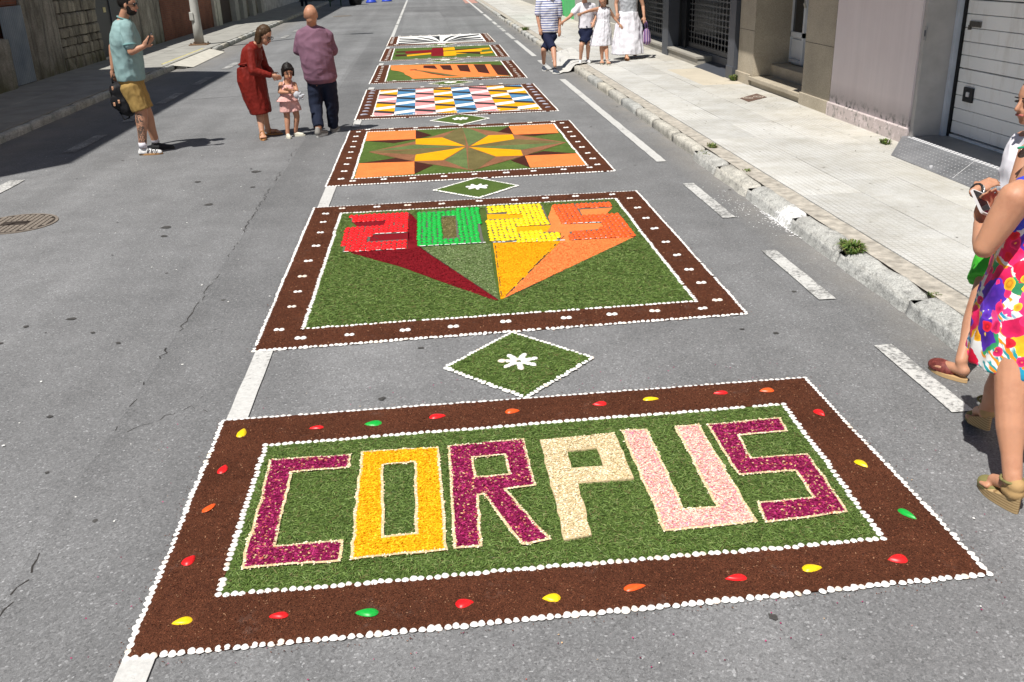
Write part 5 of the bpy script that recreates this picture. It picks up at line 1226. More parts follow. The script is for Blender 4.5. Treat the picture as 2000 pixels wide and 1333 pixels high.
def head_prims(c, f, s, neck, nr=.052):
    f, u, r = basis(f); c = V3(c); P = []
    P.append(sphere_prim(c + u * .02 * s - f * .008 * s, r * .076 * s, f * .096 * s, u * .1 * s))
    P.append(sphere_prim(c + f * .028 * s - u * .05 * s, r * .06 * s, f * .066 * s, u * .068 * s))
    P.append(cap_prim(c + f * .088 * s + u * .008 * s, c + f * .108 * s - u * .028 * s, .009 * s, .014 * s, 8))
    P.append(sphere_prim(c + f * .06 * s - u * .098 * s, r * .026 * s, f * .026 * s, u * .02 * s))
    for q in (-1, 1): P.append(sphere_prim(c + r * q * .077 * s - f * .004 * s - u * .01 * s, r * .011 * s, f * .019 * s, u * .031 * s))
    P.append(cap_prim(c - f * .022 * s - u * .05 * s, V3(neck), nr * s, nr * 1.12 * s)); return P
def face_parts(t, c, f, s, eyes=True):
    f, u, r = basis(f); c = V3(c)
    for q in (-1, 1):
        mesh('eye', *sphere_prim(c + f * .085 * s + r * q * .031 * s + u * .006 * s, r * .014 * s, f * .009 * s, u * .007 * s, 8, 5), EYEM, t, True)
        mesh('eyebrow', *cap_prim(c + f * .09 * s + r * q * .016 * s + u * .026 * s, c + f * .083 * s + r * q * .048 * s + u * .025 * s, .004 * s, .003 * s, 6), HAIRD, t, True)
    mesh('lips', *cap_prim(c + f * .09 * s - r * .02 * s - u * .062 * s, c + f * .09 * s + r * .02 * s - u * .062 * s, .007 * s, .007 * s, 8), LIPM, t, True)
def hand_prims(w, d, pn, s=1.0, curl=.5, thumb=1, spread=.35):
    # palm, four unequal bent fingers and a thumb leaving its side; d along the hand, pn out of the palm
    w = V3(w); d = V3(d).normalized(); pn = V3(pn); pn = (pn - d * pn.dot(d)).normalized(); sd = d.cross(pn) * thumb; P = []
    P.append(sphere_prim(w + d * .047 * s, sd * .041 * s, d * .053 * s, pn * .016 * s)); P.append(cap_prim(w - d * .02 * s, w + d * .03 * s, .024 * s, .022 * s, 10))
    for k, (off, L) in enumerate(((.03, .072), (.011, .08), (-.009, .075), (-.028, .06))):
        a = w + d * (.085 - abs(k - 1.3) * .006) * s + sd * off * s; dd = (d + sd * (off * spread * 6)).normalized()
        b1 = (dd * math.cos(curl * .7) + pn * math.sin(curl * .7)).normalized(); b2 = (dd * math.cos(curl * 1.7) + pn * math.sin(curl * 1.7)).normalized()
        m1 = a + b1 * L * .52 * s; e = m1 + b2 * L * .48 * s
        P.append(cap_prim(a - dd * .012 * s, m1, .0094 * s, .0086 * s, 8)); P.append(cap_prim(m1, e, .0086 * s, .0068 * s, 8))
    a = w + d * .025 * s + sd * .03 * s; m1 = a + (d * .6 + sd * .75 + pn * .35).normalized() * .035 * s; e = m1 + (d * .9 + sd * .2 + pn * .45 * (1 + curl)).normalized() * .034 * s
    P.append(cap_prim(a, m1, .0125 * s, .0105 * s, 8)); P.append(cap_prim(m1, e, .0105 * s, .008 * s, 8)); return P
def torso(neck, mid, pel, side, W, D, t0=0., t1=1., inf=1.0, ext=0):
    # widths at: neck, shoulder, chest, waist, hip, crotch
    neck, mid, pel = V3(neck), V3(mid), V3(pel); side = V3(side).normalized(); ts = (0, .1, .32, .6, .86, 1.0); R = []
    n = 14
    for i in range(n + 1):
        t = t0 + (t1 - t0) * i / n
        c = neck * (1 - t) ** 2 + mid * 2 * t * (1 - t) + pel * t * t
        tan = ((mid - neck) * (1 - t) + (pel - mid) * t).normalized(); f = side.cross(tan).normalized()
        k = max(q for q in range(5) if ts[q] <= t + 1e-6) if t < 1 else 4; v = min(1, max(0, (t - ts[k]) / (ts[k + 1] - ts[k]))); v = v * v * (3 - 2 * v)
        R.append((c, side * (W[k] * (1 - v) + W[k + 1] * v) * inf, f * (D[k] * (1 - v) + D[k + 1] * v) * inf))
    if ext: c, a, b = R[-1]; R.append((c + (pel - mid).normalized() * ext, a, b))
    return loft_prim(R)
def shoe(t, ankle, d, L, floor, up, so, w=.045, h=.07, heel=0, name='shoe', style='shoe'):
    d = V3((d[0], d[1], 0)).normalized(); sd = V3((-d.y, d.x, 0)); a = V3((ankle[0], ankle[1], floor)); he = a - d * L * .22; to = a + d * L * .78
    out = []
    for k in range(20):
        th = 2 * math.pi * k / 20; u = (math.cos(th) + 1) / 2; ww = w * (.74 + .34 * math.sin(u * 2.6) ** 2) if u > .05 else w * .6
        p = he.lerp(to, u) + sd * math.sin(th) * ww; out.append((p, u))
    vs = [(p.x, p.y, floor + .002) for p, u in out] + [(p.x, p.y, floor + .022 + heel * max(0, 1 - u * 1.5)) for p, u in out]
    s = mesh('sole', vs, [tuple(range(20))[::-1], tuple(range(20, 40))] + [(i, (i + 1) % 20, 20 + (i + 1) % 20, 20 + i) for i in range(20)], so, t)
    if style == 'shoe':
        b = V3((0, 0, floor))
        pr = [cap_prim(he + d * .03 + V3((0, 0, .03 + heel)), he + d * .045 + V3((0, 0, h + heel)), w * .78, w * .66), cap_prim(he + d * .05 + V3((0, 0, .035 + heel * .8)), to - d * .04 + V3((0, 0, .022)), w * .82, w * .72), cap_prim(he + d * .07 + V3((0, 0, h * .9)), to - d * .09 + V3((0, 0, .03)), w * .6, w * .5)]
        blob(name, pr, up, t, .008, 3, None, floor + .018)
    elif style == 'sandal':
        # open sandal: straps over the foot
        for u, hh, ww in ((.62, .052, w * .95), (.3, .09, w * .8)):
            c = he.lerp(to, u) + V3((0, 0, floor * 0)); pts = []
            for k in range(7):
                th = math.pi * k / 6; pts.append(c + sd * math.cos(th) * ww * 1.08 + V3((0, 0, .018 + math.sin(th) * hh)))
            MB().tube(pts, .009, 6).build('strap', up, t, True)
    return s
def foot_prims(ankle, d, L, floor, heel=0, w=.04):
    d = V3((d[0], d[1], 0)).normalized(); sd = V3((-d.y, d.x, 0)); a = V3((ankle[0], ankle[1], floor)); P = [cap_prim(a - d * L * .12 + V3((0, 0, .05 + heel)), a + d * L * .5 + V3((0, 0, .038 + heel * .35)), w * .75, w * .62), cap_prim(a + V3((0, 0, .09 + heel)), a - d * .02 + V3((0, 0, .045 + heel)), w * .7, w * .72)]
    for k in range(5):
        o = (k - 2) * w * .42; l = L * (.74 - .03 * k)
        P.append(cap_prim(a + d * L * .45 + sd * o + V3((0, 0, .034)), a + d * l + sd * o * 1.05 + V3((0, 0, .029)), .0125, .0105, 8))
    return P
WM = [.06, .15, .17, .155, .165, .13]; DM = [.06, .085, .12, .115, .12, .1]
def person(label, J, skin, group=None, s=1.0, W=WM, D=DM, side=(1, 0, 0), f=(0, 1, 0), hs=1.0, vox=.009, shoes=True, armr=(.048, .038, .027), legr=(.085, .057, .037), hands=True, handp=None, feetbare=None, fz=0.0):
    t = empty('person', (J['pel'][0], J['pel'][1], fz)); tag(t, label, 'person', group)
    P = head_prims(J['head'], f, hs, J['neck']) + [torso(J['neck'], J['mid'], J['pel'], side, [w * s for w in W], [d * s for d in D])]
    sv = V3(side).normalized()
    for q, a in ((-1, 'L'), (1, 'R')):
        sh, el, wr = V3(J['sh' + a]), V3(J['el' + a]), V3(J['wr' + a])
        P += limb([V3(J['neck']) * .4 + sh * .6 - V3((0, 0, .02 * s)), sh, sh.lerp(el, .5), el, el.lerp(wr, .3), wr], [.045 * s, armr[0] * s * 1.15, armr[0] * s, armr[1] * s, armr[1] * s * .98, armr[2] * s])
        hip = V3(J['pel']) + sv * q * .085 * s + V3((0, 0, .04 * s)); kn, an = V3(J['kn' + a]), V3(J['an' + a])
        calf = kn.lerp(an, .3); 
        P += limb([hip, hip.lerp(kn, .5), kn, calf, kn.lerp(an, .65), an], [legr[0] * s * .82, legr[0] * s * .85, legr[1] * s, legr[1] * s * .98, legr[2] * s * 1.15, legr[2] * s])
        if hands:
            hp = (handp or {}).get(a, ((wr - el).normalized(), None)); hd, hn = hp[:2]; tb = hp[2] if len(hp) > 2 else (1 if a == 'L' else -1); hn = hn or (V3((0, 1, 0)) if abs(V3(hd).normalized().y) < .8 else V3((0, 0, 1)))
            P += hand_prims(wr, hd, hn, s * .98, .45, tb)
    if feetbare:
        for a, d, L, heel in feetbare: P += foot_prims(J['an' + a], d, L, fz + .012, heel)
    blob('body', P, skin, t, vox, 3)
    return t
def hair_cap(t, c, f, s, m, back=.016, up=.014, ext=(), name='hair', vox=.008):
    f, u, r = basis(f); c = V3(c); P = [sphere_prim(c + u * (.03 + up) * s - f * (.008 + back) * s, r * .087 * s, f * .098 * s, u * .096 * s)]
    for e in ext: P.append(cap_prim(c + r * e[0] * s + f * e[1] * s + u * e[2] * s, c + r * e[3] * s + f * e[4] * s + u * e[5] * s, e[6] * s, e[7] * s))
    return blob(name, P, m, t, vox, 2, (.004 * s, 40, (1, 1, .3)))
# ---- man in the pale green polo shirt
Jm = dict(head=(-3.512, 12.15, 1.756), neck=(-3.608, 12.17, 1.585), mid=(-3.632, 12.17, 1.258), pel=(-3.637, 12.17, 0.794), shR=(-3.529, 11.98, 1.495), elR=(-3.506, 11.92, 1.232), wrR=(-3.356, 11.95, 1.288), shL=(-3.656, 12.37, 1.476), elL=(-3.869, 12.42, 1.265), wrL=(-3.899, 12.4, 1.006),
          knR=(-3.555, 12.08, 0.532), anR=(-3.587, 12, 0.121), knL=(-3.561, 12.26, 0.525), anL=(-3.528, 12.35, 0.121))
zt = Jm['knR'][2]
SK1 = m_skin('tanned_skin_with_tattoo', (.44, .235, .15), (.3, .19, -3.575, .035)); SK = m_skin('light_tanned_skin', (.52, .29, .19)); SK2 = m_skin('bronze_skin', (.46, .24, .15))
WB = [.065, .16, .19, .17, .165, .12]; DB = [.065, .1, .135, .135, .13, .1]
m1 = person('bearded man in pale green polo shirt and mustard shorts looking at his phone', Jm, SK1, s=1.08, W=WB, D=DB, side=(0, -1, 0), f=(1, -.05, -.15), hs=1.02, legr=(.1, .07, .044), handp={'R': ((.6, 0, .55), V3((-.2, .9, .3)))})
POLO = m_cloth('pale_green_polo', (.23, .35, .35)); KHA = m_cloth('mustard_shorts', (.32, .21, .07)); TRIM = m_cloth('polo_trim', (.16, .3, .3))
W1 = [w * 1.08 for w in WB]; D1 = [d * 1.08 for d in DB]
blob('polo_shirt', [torso(Jm['neck'], Jm['mid'], Jm['pel'], (0, -1, 0), W1, D1, .0, .9, 1.18)] + limb([V3(Jm['neck']) * .35 + V3(Jm['shR']) * .65, V3(Jm['shR']), V3(Jm['shR']).lerp(V3(Jm['elR']), .68)], [.07, .078, .072]) + limb([V3(Jm['neck']) * .35 + V3(Jm['shL']) * .65, V3(Jm['shL']), V3(Jm['shL']).lerp(V3(Jm['elL']), .65)], [.07, .075, .07]), POLO, m1, .009, 3, (.008, 9, (1, 1, .8)))
cf = V3(Jm['neck']); MB().tube([cf + V3((math.cos(a) * .07 + .012, math.sin(a) * .07, .018 - math.cos(a) * .025)) for a in [k * 6.2832 / 14 for k in range(15)]], .009, 8).build('collar', TRIM, m1, True)
e0 = V3(Jm['shR']).lerp(V3(Jm['elR']), .66); e1 = V3(Jm['shR']).lerp(V3(Jm['elR']), .74); MB().tube([e0, e1], [.078, .076], 16).build('sleeve_band', TRIM, m1, True)
hipc = V3(Jm['pel'])
def short_prims(J_, s, side, W, D, frac, r0, r1, t0=.72, inf=1.1, hipo=.085):
    P = [torso(J_['neck'], J_['mid'], J_['pel'], side, [w * s for w in W], [d * s for d in D], t0, 1.0, inf)]; sv = V3(side).normalized()
    for q, a in ((-1, 'L'), (1, 'R')):
        hip = V3(J_['pel']) + sv * q * hipo * s + V3((0, 0, .03 * s)); kn = V3(J_['kn' + a]); an = V3(J_['an' + a])
        if frac <= 1: e = hip.lerp(kn, frac); P.append(loft_ends(hip, e, r0 * s, r1 * s))
        else: P += [cap_prim(hip, kn, r0 * s, (r0 * .45 + r1 * .55) * s), loft_ends(kn, kn.lerp(an, frac - 1), (r0 * .4 + r1 * .6) * s, r1 * s)]
    return P
def loft_ends(p, e, r0, r1):
    p, e = V3(p), V3(e); d = (e - p).normalized(); a = d.cross(V3((0, 1, .1))).normalized(); b = d.cross(a)
    return loft_prim([(p - d * r0 * .3, a * r0 * .8, b * r0 * .8), (p, a * r0, b * r0), (p.lerp(e, .5), a * (r0 + r1) / 2, b * (r0 + r1) / 2), (e, a * r1, b * r1)], 18)
blob('shorts', short_prims(Jm, 1.08, (0, -1, 0), WB, DB, .98, .112, .1, .72, 1.11), KHA, m1, .009, 2, (.007, 12, (1, 1, .5)))
c, f_ = Jm['head'], (1, -.05, -.15)
hair_cap(m1, c, f_, 1.02, HAIRD, .02, .004)
ff, uu, rr2 = basis(f_); cc = V3(c)
blob('beard', [sphere_prim(cc + ff * .036 - uu * .078, rr2 * .064, ff * .064, uu * .046), cap_prim(cc + rr2 * .062 + ff * .01 - uu * .02, cc + rr2 * .045 + ff * .04 - uu * .08, .02, .03), cap_prim(cc - rr2 * .062 + ff * .01 - uu * .02, cc - rr2 * .045 + ff * .04 - uu * .08, .02, .03)], HAIRD, m1, .008, 2)
sg = MB()
for q in (-1, 1): sg.add(*sphere_prim(cc + ff * .088 + rr2 * q * .034 + uu * .008, rr2 * .03, ff * .012, uu * .021, 12, 7)); sg.tube([cc + ff * .08 + rr2 * q * .062 + uu * .014, cc + rr2 * q * .082 + uu * .01], .004, 6)
sg.build('sunglasses', flat('black_lens', (.008, .008, .01), .12, .6), m1, True)['kind'] = 'part'
face_parts(m1, c, f_, 1.02)
SHW = flat('white_trainer', (.6, .6, .6), .7, .3, 0, .3, 30); GUM = flat('gum_sole', (.4, .22, .09), .7); BLKS = flat('black_shoe', (.02, .02, .022), .6); SOCK = m_cloth('white_sock', (.68, .66, .72))
shoe(m1, Jm['anR'], (1, .03), .29, 0, SHW, GUM, .05, .075); shoe(m1, Jm['anL'], (1, .02), .29, 0, BLKS, BLKS, .05, .075)
for a in ('anR', 'anL'): p = V3(Jm[a]); MB().tube([p + V3((0, 0, -.03)), p + V3((0, 0, .035))], [.05, .047], 14).build('sock', SOCK, m1, True)
for k in range(3): p = V3((Jm['anR'][0] + .05 + k * .045, Jm['anR'][1] - .047, .0)); MB().tube([p + V3((0, 0, .03)), p + V3((.02, .015, .085))], .006, 6).build('shoe_stripe', BLKS, m1)
def phone(label, c, ax, up, size=(.072, .148, .009), m=None, scr=None):
    ax = V3(ax).normalized(); up = V3(up); up = (up - ax * up.dot(ax)).normalized(); n = ax.cross(up); c = V3(c); t = empty('smartphone', tuple(c)); tag(t, label, 'phone')
    a, b, d = ax * size[0] / 2, up * size[1] / 2, n * size[2] / 2
    def rr_box(sc, o0, o1):
        pts = []
        for sx, sy in ((1, 1), (-1, 1), (-1, -1), (1, -1)):
            for q in range(4):
                th = math.atan2(sy, sx) - math.pi / 4 + q * math.pi / 6; r = .012
                pts.append(a * (sx * (1 - r / a.length)) * sc + b * (sy * (1 - r / b.length)) * sc + (ax * math.cos(th) + up * math.sin(th)) * r * sc)
        k = len(pts); vs = [c + p + o0 for p in pts] + [c + p + o1 for p in pts]
        return vs, [tuple(range(k)), tuple(range(k, 2 * k))[::-1]] + [(i, k + i, k + (i + 1) % k, (i + 1) % k) for i in range(k)]
    mesh('case', *rr_box(1, d, -d), m or BLKS, t); mesh('screen', *rr_box(.9, d * 1.05, d * .9), scr or flat('phone_screen', (.01, .01, .012), .1, .6), t); return t
pc = V3(Jm['wrR']) + V3((.085, -.02, .09)); phone('dark smartphone held up by the bearded man', pc, (0, 1, 0.1), (.45, 0, .9))
# black backpack hanging from his far hand
bp = empty('backpack', (-3.875, 12.4, 0.664)); tag(bp, 'black backpack dangling behind the bearded man', 'bag')
bc = V3((-3.846, 12.36, 0.656)); BAGM = m_cloth('black_nylon', (.012, .012, .014), .6, .2)
blob('bag_body', [sphere_prim(bc, V3((.13, 0, .02)), V3((0, .08, 0)), V3((-.02, 0, .19))), cap_prim(bc + V3((-.03, 0, .1)), bc + V3((.05, 0, -.13)), .1, .1)], BAGM, bp, .01, 2, (.008, 10, (1, 1, 1)))
blob('front_pocket', [sphere_prim(bc + V3((-.05, -.07, -.03)), V3((.075, 0, .01)), V3((0, .03, 0)), V3((0, 0, .1)))], BAGM, bp, .01, 2)
MB().tube([bc + V3((-.07, -.02, .16)), bc + V3((-.07, -.02, .24)), bc + V3((-.04, 0, .32)), bc + V3((.0, 0, .24)), bc + V3((.02, 0, .16))], .012, 6).build('handle', BAGM, bp, True)
MB().tube([bc + V3((-.04, -.05, -.16)), bc + V3((.0, -.05, -.26)), bc + V3((.06, -.04, -.24)), bc + V3((.08, -.02, -.15))], .011, 6).build('strap', BAGM, bp, True)
for p in ((-.06, -.09, .13), (-.07, -.105, -.06), (-.01, -.105, -.03)): MB().bev(bc.x + p[0] - .012, bc.x + p[0] + .012, bc.y + p[1] - .006, bc.y + p[1], bc.z + p[2] - .02, bc.z + p[2] + .02, .002).build('buckle', flat('copper_buckle', (.6, .33, .2), .4, .5, .5), bp)

# ---- bald man in mauve T-shirt
Jb = dict(head=(-1.461, 12.82, 1.53), neck=(-1.469, 12.88, 1.402), mid=(-1.459, 12.86, 1.055), pel=(-1.422, 12.92, 0.651), shL=(-1.619, 12.92, 1.279), elL=(-1.69, 12.98, 1.066), wrL=(-1.606, 13.16, 0.989), shR=(-1.291, 12.92, 1.26), elR=(-1.246, 12.98, 1.049), wrR=(-1.408, 13.18, 0.959),
          knL=(-1.532, 12.92, 0.39), anL=(-1.509, 12.74, 0.121), knR=(-1.323, 12.98, 0.366), anR=(-1.348, 13.08, 0.066))
WBM = [.068, .165, .195, .195, .195, .15]; DBM = [.068, .11, .14, .16, .15, .11]
m2 = person('bald man seen from behind in mauve T-shirt and navy trousers', Jb, SK2, s=1.0, W=WBM, D=DBM, side=(1, -.05, 0), f=(.2, 1, -.15), hs=1.06, legr=(.1, .066, .045))
bh = basis((.2, 1, -.15)); blob('scalp', [sphere_prim(V3(Jb['head']) + V3((0, -.01, .012)), bh[2] * .089, bh[0] * .102, V3((0, 0, .1))), cap_prim(V3(Jb['head']) + V3((0, -.03, -.05)), V3(Jb['neck']), .06, .066)], SK2, m2, .008, 2)
MAUV = m_cloth('mauve_tshirt', (.19, .1, .145)); NAVY = m_cloth('navy_trousers', (.012, .017, .035))
sh_ = [torso(Jb['neck'], Jb['mid'], Jb['pel'], (1, -.05, 0), WBM, DBM, .0, .95, 1.13)]
for a in 'LR': sh_ += limb([V3(Jb['neck']) * .4 + V3(Jb['sh' + a]) * .6, V3(Jb['sh' + a]), V3(Jb['sh' + a]).lerp(V3(Jb['el' + a]), .85)], [.065, .078, .078])
blob('tshirt', sh_, MAUV, m2, .009, 3, (.009, 7, (.8, 1, 1.3)))
blob('trousers', short_prims(Jb, 1.0, (1, -.05, 0), WBM, DBM, 1.97, .112, .07, .79, 1.03), NAVY, m2, .009, 2, (.007, 9, (1, 1, 1.2)))
SNK = flat('grey_sneaker', (.25, .24, .22), .7); WS = flat('white_rubber_sole', (.6, .6, .57), .6)
shoe(m2, Jb['anL'], (.35, 1), .3, 0, SNK, WS, .054, .08, .03); shoe(m2, Jb['anR'], (.15, 1), .3, 0, SNK, WS, .054, .08)

# ---- stooping woman in rust red dress
Jr = dict(head=(-2.068, 12.8, 1.31), neck=(-2.197, 12.9, 1.188), mid=(-2.342, 12.95, 1.049), pel=(-2.35, 12.95, 0.693), shR=(-2.263, 12.74, 1.128), elR=(-2.25, 12.66, 0.888), wrR=(-2.028, 12.72, 0.815), shL=(-2.218, 13.06, 1.125), elL=(-2.179, 13.14, 0.908), wrL=(-2.066, 13.02, 0.811),
          knR=(-2.282, 12.92, 0.363), anR=(-2.262, 12.8, 0.065), knL=(-2.25, 13.02, 0.367), anL=(-2.219, 13.08, 0.05))
m3 = person('woman in rust red midi shirt dress stooping over the small girl', Jr, SK, s=.92, side=(0, -1, 0), f=(.8, -.45, -.55), hs=.95, feetbare=[('R', (.25, -1), .22, 0), ('L', (1, .1), .22, 0)])
RUSTD = m_cloth('rust_red_dress', (.17, .014, .009), .6, .15)
def px_ring(x0, x1, y_, Y, dy): 
    return None
dr = [torso(Jr['neck'], Jr['mid'], Jr['pel'], (0, -1, 0), [w * .95 for w in WM], [d * 1.0 for d in DM], .0, 1.0, 1.13)]
c0 = V3(Jr['pel']); 
rings = [(V3((-2.347, 12.93, 0.935)), V3((.15, 0, .03)), V3((0, .17, 0))), (V3((-2.331, 12.93, 0.76)), V3((.185, 0, .02)), V3((0, .19, 0))), (V3((-2.302, 12.93, 0.528)), V3((.165, 0, .02)), V3((0, .18, 0))), (V3((-2.256, 12.93, 0.32)), V3((.14, 0, .015)), V3((0, .17, 0)))]
dr.append(loft_prim(rings))
for a in 'LR': dr += limb([V3(Jr['neck']) * .4 + V3(Jr['sh' + a]) * .6, V3(Jr['sh' + a]), V3(Jr['el' + a]), V3(Jr['el' + a]).lerp(V3(Jr['wr' + a]), .88)], [.065, .07, .055, .038])
blob('dress', dr, RUSTD, m3, .009, 2, (.007, 16, (1, 1, .3)))
MB().tube([V3((-2.46, 12.93, 0.979)) + V3((math.cos(a) * .0, 0, 0)) + V3((.15 + math.cos(a) * .155, math.sin(a) * .18, math.cos(a) * .03)) for a in [k * 6.2832 / 18 for k in range(19)]], .012, 6).build('belt', RUSTD, m3, True)
hair_cap(m3, Jr['head'], (.8, -.45, -.55), .95, HAIRB, .016, .01, [(.07, -.03, .03, .075, -.005, -.1, .035, .03), (-.07, -.03, .03, -.075, -.005, -.1, .035, .03), (.0, -.08, .02, 0, -.08, -.09, .06, .045), (.04, -.07, 0, .05, -.06, -.1, .045, .035), (-.04, -.07, 0, -.05, -.06, -.1, .045, .035)])
face_parts(m3, Jr['head'], (.8, -.45, -.55), .95)
TANL = flat('tan_leather', (.45, .22, .08), .6)
shoe(m3, Jr['anR'], (.25, -1), .235, 0, TANL, TANL, .042, .06, 0, style='sandal'); shoe(m3, Jr['anL'], (1, .1), .235, 0, TANL, TANL, .042, .06, 0, style='sandal')
gl = basis((.8, -.45, -.55)); hc = V3(Jr['head'])
for q in (-1, 1): MB().tube([hc + gl[0] * .095 + gl[2] * (q * .033 + math.cos(a) * .024) + gl[1] * (.004 + math.sin(a) * .02) for a in [k * 6.2832 / 10 for k in range(11)]], .0035, 5).build('glasses_rim', BLKS, m3)

# ---- small girl in pink
fg = (.35, -.9, -.35)
Jg = dict(head=(-1.835, 12.82, 0.842), neck=(-1.854, 12.85, 0.716), mid=(-1.862, 12.85, 0.599), pel=(-1.869, 12.86, 0.433), shL=(-1.942, 12.84, 0.688), elL=(-1.965, 12.78, 0.599), wrL=(-1.829, 12.7, 0.596), shR=(-1.771, 12.84, 0.681), elR=(-1.74, 12.78, 0.596), wrR=(-1.833, 12.66, 0.634),
          knL=(-1.915, 12.84, 0.258), anL=(-1.928, 12.8, 0.049), knR=(-1.789, 12.86, 0.262), anR=(-1.835, 12.88, 0.059))
WG = [.06, .13, .16, .16, .17, .15]; DG = [.06, .09, .12, .14, .14, .12]
m4 = person('small dark haired girl in pale pink top and frilly shorts with folded arms', Jg, SK2, s=.58, W=WG, D=DG, side=(1, .2, 0), f=fg, hs=.86, vox=.007, armr=(.05, .043, .033), legr=(.095, .066, .045))
LPK = m_cloth('pale_pink_cotton', (.66, .38, .35))
blob('top', [torso(Jg['neck'], Jg['mid'], Jg['pel'], (1, .2, 0), [w * .58 for w in WG], [d * .58 for d in DG], .14, .8, 1.16, 0)] + [loft_prim([(V3((-1.868, 12.85, 0.546)), V3((.1, .02, 0)), V3((0, .085, 0))), (V3((-1.883, 12.85, 0.474)), V3((.15, .02, .0)), V3((0, .12, 0)))])], LPK, m4, .007, 1, (.006, 22, (1, 1, .4)))
for q in (-1, 1): MB().tube([V3(Jg['neck']) + V3((q * .05, -.06, -.05)), V3(Jg['neck']) + V3((q * .05, 0, .005)), V3(Jg['neck']) + V3((q * .05, .06, -.05))], .012, 6).build('shoulder_strap', LPK, m4, True)
blob('shorts', short_prims(Jg, .58, (1, .2, 0), WG, DG, .62, .13, .145, .7, 1.14), LPK, m4, .007, 1, (.006, 22, (1, 1, .4)))
hair_cap(m4, Jg['head'], fg, .86, HAIRD, .012, .012, [(.07, -.01, .04, .078, .01, -.05, .03, .02), (-.07, -.01, .04, -.078, .01, -.05, .03, .02), (0, -.07, .02, 0, -.07, -.08, .05, .04), (-.05, .055, .075, .05, .055, .075, .022, .022), (0, -.01, .12, .0, -.02, .155, .02, .008)])
face_parts(m4, Jg['head'], fg, .86)
CRS = flat('cream_shoe', (.62, .6, .5), .6)
shoe(m4, Jg['anL'], (.35, -1), .17, 0, CRS, CRS, .032, .04); shoe(m4, Jg['anR'], (1, -.15), .17, 0, CRS, CRS, .032, .04)
ty = empty('soft_toy', (-1.723, 12.66, 0.558)); tag(ty, 'small grey plush toy tucked under the girl\'s folded arms', 'toy')
tc = V3((-1.732, 12.68, 0.562)); PL = flat('grey_plush', (.42, .43, .46), .95, .1, 0, .15, 40)
blob('body', [sphere_prim(tc, V3((.045, 0, 0)), V3((0, .04, 0)), V3((0, 0, .05))), sphere_prim(tc + V3((.05, -.01, -.02)), V3((.032, 0, 0)), V3((0, .03, 0)), V3((0, 0, .03)))], PL, ty, .007, 1)
for q in ((.03, .03), (.07, .0), (.05, -.05), (.0, -.06)): mesh('limb', *cap_prim(tc + V3((.02, -.01, -.01)), tc + V3((q[0] + .02, -.02, q[1])), .016, .013, 8), PL, ty, True)

# ---- the family walking on the right
def relJ(x, y_, z, h, sx=1, lean=0):
    pass
Js = dict(head=(2.44, 19.45, 1.56), neck=(2.44, 19.52, 1.4), mid=(2.443, 19.53, 1.084), pel=(2.447, 19.53, 0.656), shL=(2.252, 19.52, 1.302), elL=(2.214, 19.5, 1.045), wrL=(2.241, 19.42, 0.827), shR=(2.64, 19.52, 1.288), elR=(2.661, 19.55, 1.007), wrR=(2.651, 19.5, 0.787),
          knL=(2.31, 19.38, 0.418), anL=(2.332, 19.6, 0.139), knR=(2.483, 19.2, 0.436), anR=(2.483, 19, 0.142))
m5 = person('boy in blue and white striped T-shirt and navy shorts stepping off the kerb', Js, SK, group=None, s=.95, W=WB, D=DM, side=(-1, 0, 0), f=(.1, -1, -.1), vox=.011)
ts = NT('striped_cotton', .85, .2); zz_ = ts.sep(ts.P())[2]; fr = ts.math('FRACT', ts.math('MULTIPLY', zz_, 22)); ts.color(ts.ramp(fr, [(0, (.1, .14, .35)), (.34, (.1, .14, .35)), (.4, (.72, .73, .78)), (.95, (.72, .73, .78)), (1, (.1, .14, .35))]))
def tee(J_, t, m, side, W, D, s, end, sleeve=.6, inf=1.12, r=.072, nm='tshirt', fold=(.007, 8, (1, 1, .8))):
    P = [torso(J_['neck'], J_['mid'], J_['pel'], side, [w * s for w in W], [d * s for d in D], .0, end, inf)]
    if sleeve:
        for a in 'LR': P += limb([V3(J_['neck']) * .4 + V3(J_['sh' + a]) * .6, V3(J_['sh' + a]), V3(J_['sh' + a]).lerp(V3(J_['el' + a]), sleeve)], [r * .9 * s, r * s * 1.05, r * s])
    return blob(nm, P, m, t, .01, 2, fold)
tee(Js, m5, ts.m, (-1, 0, 0), WB, DM, .95, .9, .75)
NAVS = m_cloth('navy_cotton_shorts', (.01, .014, .04)); WHC = m_cloth('white_cotton', (.72, .71, .76), .85, .05)
blob('shorts', short_prims(Js, .95, (-1, 0, 0), WB, DM, .95, .1, .085, .82, 1.03), NAVS, m5, .01, 2)
DSH = flat('slate_canvas_shoe', (.05, .06, .08), .7)
shoe(m5, Js['anL'], (.05, -1), .26, 0, DSH, WS, .048, .06); shoe(m5, Js['anR'], (.25, -1), .26, 0, DSH, WS, .048, .06)
hair_cap(m5, Js['head'], (.1, -1, -.1), 1, HAIRB); face_parts(m5, Js['head'], (.1, -1, -.1), 1)
PZ2 = PZ
Jy = dict(head=(3.12, 19.36, 1.44), neck=(3.15, 19.45, 1.28), mid=(3.196, 19.48, 1.021), pel=(3.175, 19.48, 0.73), shL=(3.028, 19.45, 1.201), elL=(2.82, 19.3, 1.024), wrL=(2.676, 19.15, 0.951), shR=(3.323, 19.5, 1.198), elR=(3.389, 19.52, 1.022), wrR=(3.327, 19.4, 0.904),
          knL=(3.076, 19.38, 0.486), anL=(3.065, 19.45, 0.214), knR=(3.214, 19.4, 0.499), anR=(3.228, 19.55, 0.209))
m6 = person('boy in plain white T-shirt and navy shorts with one arm stretched out sideways', Jy, SK, s=.85, W=WM, D=DM, side=(-1, 0, 0), f=(-.3, -1, -.2), hs=.95, vox=.01, fz=PZ)
